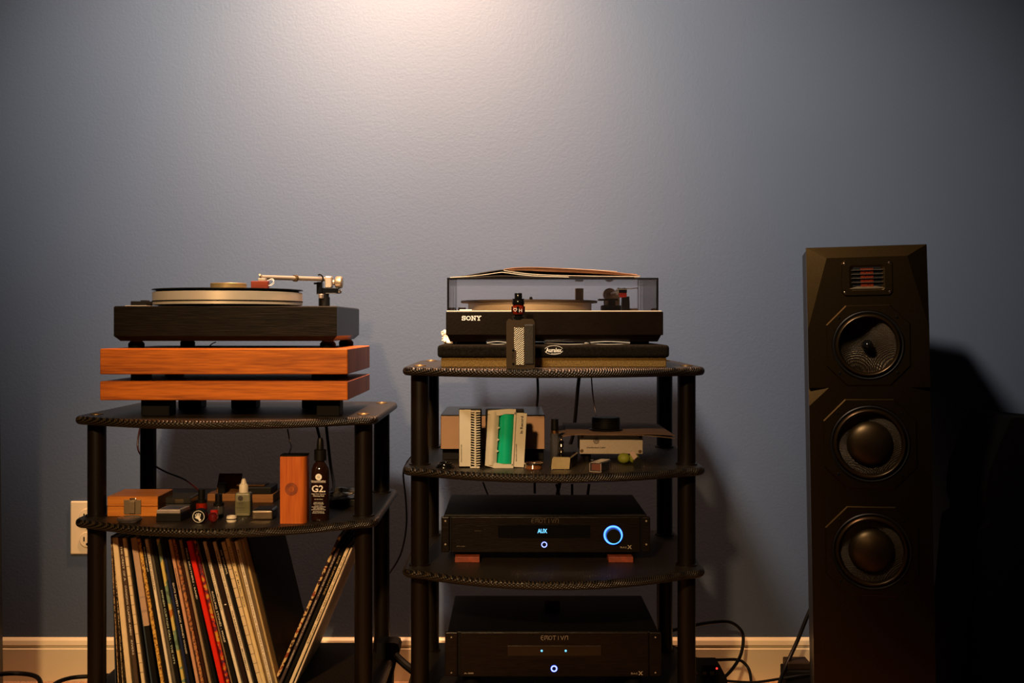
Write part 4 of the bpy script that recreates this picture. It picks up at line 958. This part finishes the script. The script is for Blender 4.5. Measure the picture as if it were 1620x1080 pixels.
# small tanks
def tank(px, y, hgt, label, seed, capm, glassm, corem):
    t = thing('vape_tank', (X(px, y), y, ZL), label, 'vape tank'); c = (X(px, y), y, 0)
    link('base', MB().lathe([(0, ZL), (.009, ZL), (.010, ZL+.002), (.010, ZL+.006), (.008, ZL+.007), (0, ZL+.007)], c, 'Z', 28), BLKG, t)
    link('glass', MB().lathe([(.0095, ZL+.007), (.0110, ZL+.011), (.0110, ZL+.019), (.0095, ZL+.023)], c, 'Z', 28), glassm, t)
    link('core', MB().cyl(c, .0055, ZL+.007, ZL+.023, 'Z', 20), corem, t)
    link('cap', MB().lathe([(0, ZL+.023), (.0105, ZL+.023), (.0105, ZL+.029), (.0070, ZL+.030), (.0068, ZL+hgt), (0, ZL+hgt)], c, 'Z', 28), capm, t)
RC = mat('red_core', (.45, .02, .012), .3, .2)
tank(319, 2.24, .050, 'dark vape tank with red glass and tall black cap, behind the round puck', 1, BLK, GR, RC)
tank(346, 2.20, .046, 'vape tank with red and silver band under a black cap', 2, BLK, glass('clear_glass', (.92, .9, .85), 1.5, .02, .04), CHR)
t = thing('red_glass_bead', (X(337.5, 2.14), 2.14, ZL), 'round dark red glass bead right of the round puck', 'bead')
link('ball', MB().lathe([(.0100*math.sin(a*PI/16), ZL+.0100-.0100*math.cos(a*PI/16)) for a in range(17)], (X(337.5, 2.14), 2.14, 0), 'Z', 28), mat('dark_red_glass', (.10, .006, .005), .06, 0, .3, coat=1), t)
link('collar', MB().cyl((X(338, 2.15), 2.155, 0), .0075, ZL+.008, ZL+.022, 'Z', 20, .001), mat('red_core', (.45, .02, .012), .3, .2), t)
t = thing('white_ring', (X(366.5, 2.15), 2.15, ZL), 'small shiny white ring in front of the dropper bottle', 'ring')
link('band', MB().lathe([(.0065, ZL), (.0090, ZL), (.0100, ZL+.003), (.0100, ZL+.009), (.0090, ZL+.012), (.0065, ZL+.012), (.0065, ZL)], (X(366.5, 2.15), 2.15, 0), 'Z', 32), mat('white_ceramic', (.72, .64, .52), .2), t)
link('stripe', MB().lathe([(.0101, ZL+.005), (.0103, ZL+.0055), (.0103, ZL+.0065), (.0101, ZL+.007)], (X(366.5, 2.15), 2.15, 0), 'Z', 32), BLKG, t)
# dropper bottle
y = 2.21; c = (X(383.5, y), y+.012, 0)
t = thing('dropper_bottle', (c[0], c[1], ZL), 'small translucent dropper bottle with a white pointed cap', 'bottle')
bz = Z(779.5, y)
link('bottle', MB().box(X(371.5, y), X(395.5, y), y, y+.024, ZL, bz, .004, seg=3), mat('frosted_plastic', (.20, .19, .12), .25, 0, .05), t)
link('liquid', MB().box(X(371.2, y), X(395.8, y), y-.0003, y+.0243, ZL+.004, Z(791, y), .003), mat('stylus_fluid', (.13, .125, .07), .15), t)
link('cap', MB().lathe([(0, bz-.001), (.0092, bz-.001), (.0092, Z(769, y)), (.0080, Z(767, y)), (.0062, Z(766, y)), (.0035, Z(758.5, y)), (.0020, Z(758, y)), (0, Z(758, y))], c, 'Z', 28), mat('white_cap', (.66, .58, .46), .45), t)
mb = disc(MB(), (X(380.5, y), y-.0004, Z(788, y)), 0.0001, .0052, 28); link('round_logo', mb, INK, t)
for s_, py, w_, h_ in (('SC3', 796, .009, .0042), ('STYLUS', 799.8, .009, .0016), ('Cleaning Fluid', 803, .017, .0024), ('1.5 FL OZ', 806.5, .013, .0012)):
    text('lettering', s_, INK, t, (X(381, y), y-.0004, Z(py, y)), w_, h_, bold=.02)
# grey block
y = 2.17
t = thing('steel_fronted_block', (X(415, y), y+.02, ZL), 'squat block with a glossy black top and satin steel front', 'block')
link('body', MB().box(X(399, y), X(431.5, y), y+.0015, y+.05, ZL+.001, ZL+.020, .003), BLKG, t)
link('front', MB().box(X(399, y), X(431, y), y-.001, y+.002, ZL+.001, ZL+.0175, .002), mat('satin_steel', (.20, .15, .10), .3, .8), t)
link('top_edge', MB().box(X(400, y), X(430, y), y-.0012, y+.001, ZL+.0165, ZL+.0178, .0004), CHR, t)
# brush block
BW = wood('red_orange_wood', (.38, .075, .012), (.55, .14, .020), 'Z', 240, 14, .4, .1)
y = 2.13; x0, x1 = X(443, y), X(484, y); bz = Z(722, y)
t = thing('record_brush', ((x0+x1)/2, y+.02, ZL), 'tall orange wooden record brush with an engraved round emblem', 'brush')
plan = [(x0, y), (X(475, y), y)]+[(X(475, y)+(x1-X(475, y))*math.sin(a*PI/16), y+.018-.018*math.cos(a*PI/16)) for a in range(1, 9)]+[(x1, y+.034), (x0, y+.034)]
link('body', MB().prism(plan, ZL, bz, 'Z'), BW, t)
link('felt_pad', MB().prism([(a, b+.0005) for a, b in plan], bz, bz+.003, 'Z'), RUB, t)
ec = (X(461, y), y-.0004, Z(773.5, y))
EG = mat('burnt_engraving', (.14, .022, .006), .6)
mb = MB()
for k in range(4): disc(mb, ec, .0052+k*.0019, .0063+k*.0019, 36)
strokes(mb, [arc(.5, .5, .5, .5, 40, 330, 12)+[(.93, .5), (.45, .5)]], (ec[0]-.0026, ec[1], ec[2]-.0026), .0052, .0052, .0009)
link('engraved_emblem', mb, EG, t)
# bottle G2
y = 2.15; c = (X(504, y), y+.0185, 0); R = .0178
t = thing('spray_bottle', (c[0], c[1], ZL), 'dark cleaning fluid bottle lettered G2 beside the wooden brush', 'bottle')
link('bottle', MB().lathe([(0, ZL), (R-.002, ZL), (R, ZL+.002), (R, Z(748, y)), (R-.001, Z(742, y)), (R-.004, Z(736, y)), (R-.0085, Z(731.5, y)), (.0085, Z(729, y)), (0, Z(729, y))], c, 'Z', 40), mat('dark_amber_plastic', (.014, .005, .003), .10, 0, .1, coat=.6), t)
link('cap', MB().lathe([(0, Z(729.5, y)), (.0118, Z(729.5, y)), (.0118, Z(713, y)), (.0100, Z(712, y)), (.0072, Z(711.5, y)), (.0062, Z(698, y)), (.0045, Z(694, y)), (0, Z(694, y))], c, 'Z', 36), BLK, t)
mb = disc(MB(), (c[0], y, Z(754.3, y)), 0.0001, .0062, 32)
link('round_emblem', mb, WHT, t)
text('emblem_letter', 'G', INK, t, (c[0], y-.0006, Z(754.3, y)), .0045, .0042)
for s_, py, w_, h_ in (('GrooveWasher', 760.6, .0285, .0028), ('G2.', 772.8, .0265, .0135), ('High Tech Record', 781.2, .0265, .0022), ('Cleaning Fluid', 784.4, .0215, .0028), ('4 FL OZ / 118 mL', 789.5, .0165, .0014), ('KEEP OUT OF', 794.6, .018, .0014), ('REACH OF CHILDREN', 796.8, .0195, .0017), ('DO NOT FREEZE', 799.6, .0155, .0010), ('PROFESSIONAL ANTISTATIC', 801.6, .027, .0014), ('VINYL CARE FORMULA', 803.8, .021, .0014), ('FOR RECORDS AND TURNTABLES', 806.0, .0275, .0014), ('GROOVEWASHER LLC', 809.0, .022, .0014), ('KANSAS CITY MO USA', 811.2, .024, .0014)):
    text('lettering', s_, WHT, t, (c[0], y-.0003, Z(py, y)), w_, h_, bold=.02)
mb = MB(); strokes(mb, [[(0, 0), (1, 0)]], (c[0]-.0138, y-.0002, Z(762.9, y)), .0276, .001, .0005); link('rule', mb, WHT, t)
# things further back
y = 2.40
DW = wood('dim_brown_wood', (.16, .065, .018), (.30, .13, .035), 'X', 200, 14, .5, .1)
def backbox(name, pts, y0, y1, m, label, cat):
    return link(name, MB().prism(pts, y0, y1), m, None, (pts[0][0], y0, ZL), label, cat)
t = thing('open_wooden_case', (X(350, y), y, ZL), 'open brown wooden case behind the small vape tanks', 'case')
link('base', MB().box(X(328, y), X(372, y), y, y+.07, ZL, ZL+.016, .001), DW, t)
vs = MB().box(X(334, y), X(372, y), 0, .004, 0, .045, .001, Matrix.Translation((0, y+.04, ZL+.015)) @ Matrix.Rotation(math.radians(-35), 4, 'X'))
link('lid', vs, DW, t)
link('dark_insert', MB().box(X(344, y), X(355, y), y+.004, y+.02, ZL+.016, ZL+.038, .001), BLKM, t)
link('wooden_tray', MB().box(X(372, 2.38), X(432, 2.38), 2.38, 2.46, ZL, Z(782, 2.38), .001), DW, None, (X(402, 2.38), 2.42, ZL), 'low brown wooden tray behind the dropper bottle', 'tray')
link('black_tray', MB().box(X(385, 2.40), X(432, 2.40), 2.385, 2.45, Z(782, 2.38), Z(771, 2.38), .002), BLK, None, (X(408, 2.40), 2.42, Z(782, 2.38)), 'flat black tray stacked on the low wooden tray', 'tray')
link('wooden_strip', MB().box(X(378, 2.42), X(422, 2.42), 2.40, 2.44, Z(771, 2.38), Z(768.5, 2.38), .001), DW, None, (X(400, 2.42), 2.42, Z(771, 2.38)), 'brown wooden strip lying on the flat black tray', 'strip')
t = thing('plastic_bag', (X(545, 2.33), 2.35, ZL), 'clear plastic bag with a pale strip inside, right of the dark bottle', 'bag')
link('base_card', MB().box(X(518, 2.33), X(572, 2.33), 2.33, 2.42, ZL, ZL+.014, .001), BLK, t)
link('film', blob((X(546, 2.35), 2.365, ZL+.024), .03, 21, (1.15, 1.0, .38), .35), glass('bag_film', (.75, .75, .75), 1.5, .15, .10, (.5, .45, .4)), t)
link('pale_strip', MB().box(0, .045, 0, .006, 0, .002, .0005, Matrix.Translation((X(526, 2.33), 2.325, ZL+.014)) @ Matrix.Rotation(math.radians(-18), 4, 'Y')), mat('pale_strip', (.4, .33, .26), .4), t)

# ------------------------------------------------------------------ cables
def cable(pts, r, m, label, name='power_cable', cat='cable'):
    P_ = [W3(*p) for p in pts]
    return link(name, MB().tube(P_, r, 10), m, None, tuple(P_[0]), label, cat)
CB = mat('cable_black', (.004, .0035, .0035), .45, spec=.2)
cable([(226, 660, 2.60), (219, 690, 2.60), (219, 712, 2.59), (232, 728, 2.56), (260, 745, 2.50), (290, 757, 2.44), (306, 768, 2.40), (315, 776, 2.38)], .0022, mat('dark_red_cable', (.05, .006, .004), .4), 'dark red cable curving behind the left rack rear post to its second shelf', 'audio_cable')
cable([(455, 678, 2.62), (458, 695, 2.62), (461, 706, 2.60), (458, 718, 2.58), (462, 745, 2.55), (470, 760, 2.5)], .0018, CB, 'thin black cable hanging behind the wooden brush', 'audio_cable')
cable([(500, 670, 2.60), (505, 690, 2.6), (510, 720, 2.6), (514, 762, 2.55), (514, 775, 2.5)], .0035, CB, 'black cable hanging just behind the dark fluid bottle', 'audio_cable')
cable([(516, 672, 2.60), (519, 700, 2.6), (523, 735, 2.6), (528, 765, 2.56), (526, 778, 2.5)], .0035, CB, 'thicker black cable hanging behind the plastic bag', 'audio_cable')
cable([(850, 590, 2.63), (851, 620, 2.64), (849, 645, 2.64), (845, 690, 2.64), (846, 780, 2.66)], .003, CB, 'black cable hanging behind the green-windowed cleaner', 'audio_cable')
cable([(917, 590, 2.63), (914, 615, 2.64), (910, 660, 2.64), (906, 690, 2.64), (892, 735, 2.64), (880, 790, 2.66)], .0045, CB, 'thick black cable hanging left of the ribbed black cylinder', 'audio_cable')
cable([(935, 590, 2.63), (938, 625, 2.64), (942, 652, 2.62), (944, 668, 2.56), (946, 690, 2.50)], .0016, CB, 'thin black cable running down to the ribbed black cylinder', 'audio_cable')
cable([(651, 722, 2.60), (643, 733, 2.62), (638, 750, 2.64), (642, 790, 2.68), (643, 830, 2.70), (636, 870, 2.70), (622, 898, 2.70), (600, 925, 2.68)], .0022, CB, 'thin black cable looping down between the two racks', 'audio_cable')
cable([(880, 765, 2.64), (886, 790, 2.64), (890, 830, 2.6)], .003, CB, 'black cable dropping behind the upper amplifier', 'audio_cable')
cable([(905, 765, 2.64), (906, 800, 2.64), (912, 840, 2.6)], .003, CB, 'second black cable behind the upper amplifier, nearer its middle', 'audio_cable')
cable([(932, 765, 2.64), (929, 800, 2.64), (936, 850, 2.6)], .0035, CB, 'rightmost black cable dropping behind the upper amplifier', 'audio_cable')
cable([(764, 762, 2.64), (773, 785, 2.64), (790, 820, 2.6)], .002, CB, 'leftmost thin cable dropping behind the upper amplifier', 'audio_cable')
cable([(1050, 1000, 2.56), (1098, 989, 2.60), (1130, 984, 2.64), (1155, 984, 2.66), (1171, 995, 2.68), (1176, 1010, 2.68), (1172, 1035, 2.66), (1160, 1056, 2.62), (1145, 1072, 2.58), (1128, 1088, 2.54)], .0040, CB, 'thick black power cable looping high in front of the baseboard')
cable([(1060, 1020, 2.56), (1090, 1036, 2.60), (1108, 1043, 2.62), (1135, 1043.5, 2.64), (1165, 1043, 2.65), (1178, 1049, 2.65), (1186, 1062, 2.64), (1189, 1086, 2.60)], .0036, CB, 'lower black cable running level then down in front of the baseboard')
cable([(1286, 955, 2.62), (1277, 975, 2.62), (1262, 1012, 2.62), (1247, 1045, 2.60), (1236, 1072, 2.56), (1230, 1095, 2.50)], .0048, CB, 'thick black speaker cable slanting down left of the tower speaker', 'speaker_cable')
cable([(1140, 1076, 2.56), (1190, 1079, 2.56), (1230, 1074, 2.56), (1262, 1069, 2.56), (1283, 1067, 2.57)], .0030, CB, 'black cable lying low between power strip and adapter')
cable([(-30, 1070, 2.55), (10, 1065, 2.55), (38, 1065.5, 2.55), (55, 1069, 2.52), (63, 1076, 2.48), (66, 1090, 2.42)], .0052, CB, 'black floor cable curving beside the far left speaker')
cable([(80, 1086, 2.48), (95, 1077, 2.52), (115, 1071.5, 2.55), (140, 1069.5, 2.56), (175, 1068, 2.56)], .0048, CB, 'black floor cable running toward the left rack')
cable([(625, 1036, 2.45), (640, 1050, 2.44), (655, 1062, 2.42), (668, 1072, 2.38)], .0090, RUB, 'thick black cord leaving the black plug left of the middle rack')
cable([(1500, 1075, 2.60), (1540, 1080, 2.56), (1600, 1079, 2.54), (1650, 1077, 2.52)], .005, CB, 'black cable on the floor right of the tower speaker')
y = 2.46
hp = [(X(596, y), 0.0), (X(618, y), 0.0), (X(620, y), Z(1073, y)), (X(624, y), Z(1055, y)), (X(630, y), Z(1038, y)), (X(632.5, y), Z(1026, y)), (X(630, y), Z(1018.5, y)), (X(623, y), Z(1016.5, y)), (X(596, y), Z(1017, y))]
link('power_adapter', MB().prism(hp, y, y+.05), BLKM, None, (X(608, y), y+.02, 0), 'black rounded power adapter on the floor between the two racks', 'power adapter')
# power strip
y = 2.55
t = thing('power_strip', (X(1110, y), y+.03, 0), 'black power strip with a glowing red light right of the middle rack', 'power strip')
link('body', MB().prism([(X(1040, y), 0), (X(1156, y), 0), (X(1150, y), Z(1073, y)), (X(1139, y), Z(1052, y)), (X(1040, y), Z(1052, y))], y, y+.06), RUB, t)
link('red_light', MB().lathe([(0, -.002), (.0016, -.0016), (.0024, 0)], (X(1134, y), y, Z(1057, y)), 'Y', 14), mat('red_led', (.4, .01, .01), .4, emit=(1, .03, .02), estr=2.5), t)
for px in (1100, 1114, 1126): link('plug', MB().box(X(px-4, y), X(px+4, y), y-.006, y, Z(1066, y), Z(1060, y), .001), BLKG, t)
y = 2.58
t = thing('wall_adapter', (X(1270, y), y+.03, 0), 'dark brown adapter box on the floor beside the tower speaker', 'adapter')
link('body', MB().box(X(1244, y), X(1292, y), y, y+.06, 0, Z(1061, y), .003), BLKM, t)
link('top', MB().box(X(1247, y), X(1284, y), y+.005, y+.055, Z(1061, y), Z(1049, y), .003), mat('brown_plastic', (.018, .011, .006), .5, spec=.2), t)

# ------------------------------------------------------------------ tower speakers
SP = 2.325/1760
SATIN = mat('satin_baffle', (.050, .0305, .0105), .35, .95, .1, 200, .03, 900)
CAB = mat('cabinet_vinyl', (.005, .005, .006), .5, 0, .1, 60, .1, 400, spec=.3)
CONE = weave('woven_cone', (.002, .0012, .0006), (.05, .031, .011), .0034, .30, 1.0, .0006, .7)
def build_tower():
    def lx(p): return p*SP
    def lz(py): return .875-(py-514)*SP
    R = thing('tower_speaker', (0, 0, 0), 'tall black three-driver tower speaker right of the middle rack', 'speaker', 'tower speakers')
    w = 92*SP; dd = .015; bk = .034; TY = lz(388); BT = .035
    V = {'TL': (-w, dd, TY), 'TR': (w, dd, TY), 'ITL': (-lx(61), 0, lz(406)), 'ITR': (lx(61), 0, lz(406)), 'L1': (-w, 0, lz(520)), 'R1': (w, 0, lz(520)),
         'L2': (-w, 0, lz(613)), 'R2': (w, 0, lz(613)), 'A': (-w, dd*.6, lz(613)), 'A2': (w, dd*.6, lz(613)), 'B': (-lx(61), 0, lz(613)), 'B2': (lx(61), 0, lz(613)),
         'C': (-w, 0, lz(642)), 'C2': (w, 0, lz(642)), 'D': (-w, 0, BT), 'D2': (w, 0, BT),
         'bTL': (-w, bk, TY), 'bTR': (w, bk, TY), 'bBL': (-w, bk, BT), 'bBR': (w, bk, BT)}
    ks = list(V); ix = {k: i for i, k in enumerate(ks)}
    F_ = ['TL TR ITR ITL', 'TL ITL L1', 'TR R1 ITR', 'ITL ITR R1 R2 B2 B L2 L1', 'L2 B A', 'R2 A2 B2', 'A B C', 'A2 C2 B2', 'B B2 C2 D2 D C',
          'bTL TL L1 L2 A C D bBL', 'bTR bBR D2 C2 A2 R2 R1 TR', 'bTL bTR TR TL', 'bBL D D2 bBR', 'bTL bBL bBR bTR']
    bf = MB().add([V[k] for k in ks], [[ix[a] for a in f.split()] for f in F_ if f not in ('ITL ITR R1 R2 B2 B L2 L1', 'B B2 C2 D2 D C')])
    from mathutils.geometry import tessellate_polygon
    def holed(keys, holes):
        loops = [[Vector((V[k][0], V[k][2], 0)) for k in keys.split()]]
        for hz, hr in holes: loops.append([Vector((hr*math.cos(2*PI*k/72), hz+hr*math.sin(2*PI*k/72), 0)) for k in range(72)])
        flat = [v for l in loops for v in l]
        bf.add([(v.x, 0, v.y) for v in flat], [list(q) for q in tessellate_polygon(loops)])
        for hz, hr in holes:
            pts = [(hr*math.cos(2*PI*k/72), hz+hr*math.sin(2*PI*k/72)) for k in range(72)]
            bf.add([(a, 0, b) for a, b in pts]+[(a, .03, b) for a, b in pts], [[k, (k+1) % 72, 72+(k+1) % 72, 72+k] for k in range(72)], True)
    holed('ITL ITR R1 R2 B2 B L2 L1', [(lz(546), lx(54.2))])
    holed('B B2 C2 D2 D C', [(lz(702), lx(60.2)), (lz(872), lx(60.2))])
    link('baffle', bf, SATIN, R)
    link('cabinet', MB().box(-w+.0015, w-.0015, bk, bk+.21, BT, TY-.0015, .003), CAB, R)
    link('base_plinth', MB().box(-w-.03, w+.03, .01, bk+.22, .015, BT, .004), BLK, R)
    for sx in (-1, 1):
        for yy in (.04, bk+.18): link('spike', MB().lathe([(0, 0), (.004, .006), (.008, .015), (0, .015)], (sx*(w+.015), yy, 0), 'Z', 16), CHR, R)
    def octo(h, c): return [(-h, -c), (-h, c), (-c, h), (c, h), (h, c), (h, -c), (c, -h), (-c, -h)]
    def driver(name, py, ro, half, mid):
        cz = lz(py)
        D_ = link(name, MB().lathe([(lx(ro+1.5), 0), (lx(ro+1.5), -.003), (lx(ro), -.0045), (lx(ro-2), -.0035), (lx(ro-2.5), -.002)], (0, 0, cz), 'Y', 72), BLK, R)
        # octagonal trim plate around the basket
        P = octo(lx(half), lx(half*.52)); m = len(P); cn = 72
        vs = [(a, -.0002, cz+b) for a, b in P]+[(a*.975, -.0022, cz+b*.975) for a, b in P]
        ring = []
        for k in range(cn):
            a = 2*PI*k/cn; ring.append((lx(ro+2.5)*math.cos(a), -.0022, cz+lx(ro+2.5)*math.sin(a)))
        base = len(vs); vs += ring; base2 = len(vs); vs += [(x, 0, z) for x, _, z in ring]
        fs = [[i, (i+1) % m, m+(i+1) % m, m+i] for i in range(m)]
        # stitch octagon to circle
        angs = [math.atan2(b, a) % (2*PI) for a, b in P]
        for k in range(cn):
            a = 2*PI*(k+.5)/cn
            j = min(range(m), key=lambda q: abs((angs[q]-a+PI) % (2*PI)-PI))
            fs.append([base+k, base+(k+1) % cn, m+j])
            a2 = 2*PI*(k+1.5)/cn
            j2 = min(range(m), key=lambda q: abs((angs[q]-a2+PI) % (2*PI)-PI))
            if j2 != j: fs.append([base+(k+1) % cn, m+j2, m+j])
        fs += [[base+k, base2+k, base2+(k+1) % cn, base+(k+1) % cn] for k in range(cn)]
        link('trim_plate', MB().add(vs, fs), SATIN, D_)
        rs = ro-2.5; wr = 8 if mid else 9
        prf = [(lx(rs-wr*i/10), -.001-.0075*math.sin(PI*i/10)) for i in range(11)]
        link('surround', MB().lathe(prf, (0, 0, cz), 'Y', 72), mat('rubber_surround', (.035, .021, .008), .32, .8), D_)
        rc = rs-wr
        if mid:
            link('cone', MB().lathe([(lx(rc), -.001), (lx(rc*.8), .009), (lx(rc*.5), .020), (lx(8), .028), (0, .029)], (0, 0, cz), 'Y', 72), CONE, D_)
            link('phase_plug', MB().lathe([(lx(9), .028), (lx(8.5), .014), (lx(7), .006), (lx(4), .001), (lx(2), -.0005), (0, -.001)], (0, 0, cz), 'Y', 40), BLKG, D_)
        else:
            link('cone', MB().lathe([(lx(rc), -.001), (lx(rc*.85), .004), (lx(34), .008), (lx(33), .009)], (0, 0, cz), 'Y', 72), CONE, D_)
            link('dust_cap', MB().lathe([(lx(35.5*math.cos(a*PI/24)), .008-.022*math.sin(a*PI/24)) for a in range(12)]+[(0, -.014)], (0, 0, cz), 'Y', 64), mat('satin_cap', (.050, .031, .012), .38, .85), D_)
        sr = half*.76
        for a, b in ((-1, 1), (1, 1), (-1, -1), (1, -1)):
            link('screw', MB().lathe([(0, -.003), (.0016, -.0033), (.0028, -.003), (.0034, -.0018)], (lx(a*sr*.9), 0, cz+lx(b*sr*.9)), 'Y', 14), BLKG, D_)
    driver('midrange_driver', 546, 53, 64, True)
    driver('woofer', 702, 59, 71, False)
    driver('woofer', 872, 59, 71, False)
    # folded ribbon tweeter
    cz = lz(439)
    def rr(hw, hh, c): return [(-hw+c, -hh), (hw-c, -hh), (hw, -hh+c), (hw, hh-c), (hw-c, hh), (-hw+c, hh), (-hw, hh-c), (-hw, -hh+c)]
    O = rr(lx(39), lx(28), lx(5)); I = rr(lx(27), lx(20), lx(3))
    vs = [(a, 0, cz+b) for a, b in O]+[(a*.97, -.0025, cz+b*.97) for a, b in O]+[(a, -.0025, cz+b) for a, b in I]+[(a*.8, .0, cz+b*.85) for a, b in I]
    fs = [[k*8+i, k*8+(i+1) % 8, k*8+8+(i+1) % 8, k*8+8+i] for k in range(3) for i in range(8)]
    T_ = link('tweeter', MB().add(vs, fs), SATIN, R)
    link('backing', MB().box(-lx(22), lx(22), -.0002, .0006, cz-lx(17), cz+lx(17)), BLKM, T_)
    mb = MB()
    for k in range(11):
        x = lx(-9+1.8*k-.6); mb.prism([(x, .0), (x+lx(.8), -.0016), (x+lx(1.5), .0)], cz-lx(15), cz+lx(15), 'Z')
    link('pleated_ribbon', mb, mat('orange_ribbon', (.20, .022, .004), .4, 0, .1), T_)
    for k in range(4): link('louver', MB().box(-lx(24), lx(24), -.0042, -.0012, cz+lx(12.5-6.5*k)-.0007, cz+lx(12.5-6.5*k)+.0003), mat('louver_metal', (.16, .12, .08), .3, .6), T_)
    link('lower_flare', MB().add([(-lx(27), -.0026, cz-lx(16.5)), (lx(27), -.0026, cz-lx(16.5)), (lx(13), .0000, cz-lx(13)), (-lx(13), .0000, cz-lx(13)), (-lx(27), -.0026, cz-lx(17.5)), (lx(27), -.0026, cz-lx(17.5))], [[0, 1, 2, 3], [4, 5, 1, 0]]), mat('flare_satin', (.10, .07, .04), .3, .4), T_)
    for a, b in ((-1, 1), (1, 1), (-1, -1), (1, -1)): link('screw', MB().lathe([(0, -.0032), (.0016, -.0035), (.0026, -.0026)], (a*lx(34), 0, cz+b*lx(23)), 'Y', 12), CHR, T_)
    return R
R_ = build_tower()
L_ = copy_tree(R_)
R_.rotation_euler = (0, math.radians(-1.0), math.radians(-12.4))
R_.location = (X(1386.5, 2.325)-.002, 2.325, 0.0)
L_['label'] = 'tower speaker cut off by the far left edge of the picture'
L_.rotation_euler = (0, math.radians(-.6), math.radians(15.2))
L_.location = (-1.232, 2.325, 0.0)
# dark case at the far right
y = 2.42
cp = [(X(1700, y), Z(668, y)), (X(1607, y), Z(660, y)), (X(1600, y), Z(662, y)), (X(1582, y), Z(702, y)), (X(1565, y), Z(745, y)), (X(1560, y), Z(775, y)), (X(1560, y), Z(800, y)), (X(1566, y), Z(820, y)), (X(1566, y), Z(828, y)), (X(1552, y), Z(838, y)), (X(1549, y), Z(862, y)), (X(1540, y), Z(960, y)), (X(1526, y), Z(1050, y)), (X(1520, y), 0), (X(1720, y), 0)]
link('tall_black_case', MB().prism(cp, y, y+.22), mat('dull_black_cloth', (.0015, .0015, .0015), .95, spec=.05), None, (X(1620, y), y+.1, 0), 'tall matt black case with a narrow waist at the far right edge', 'case')
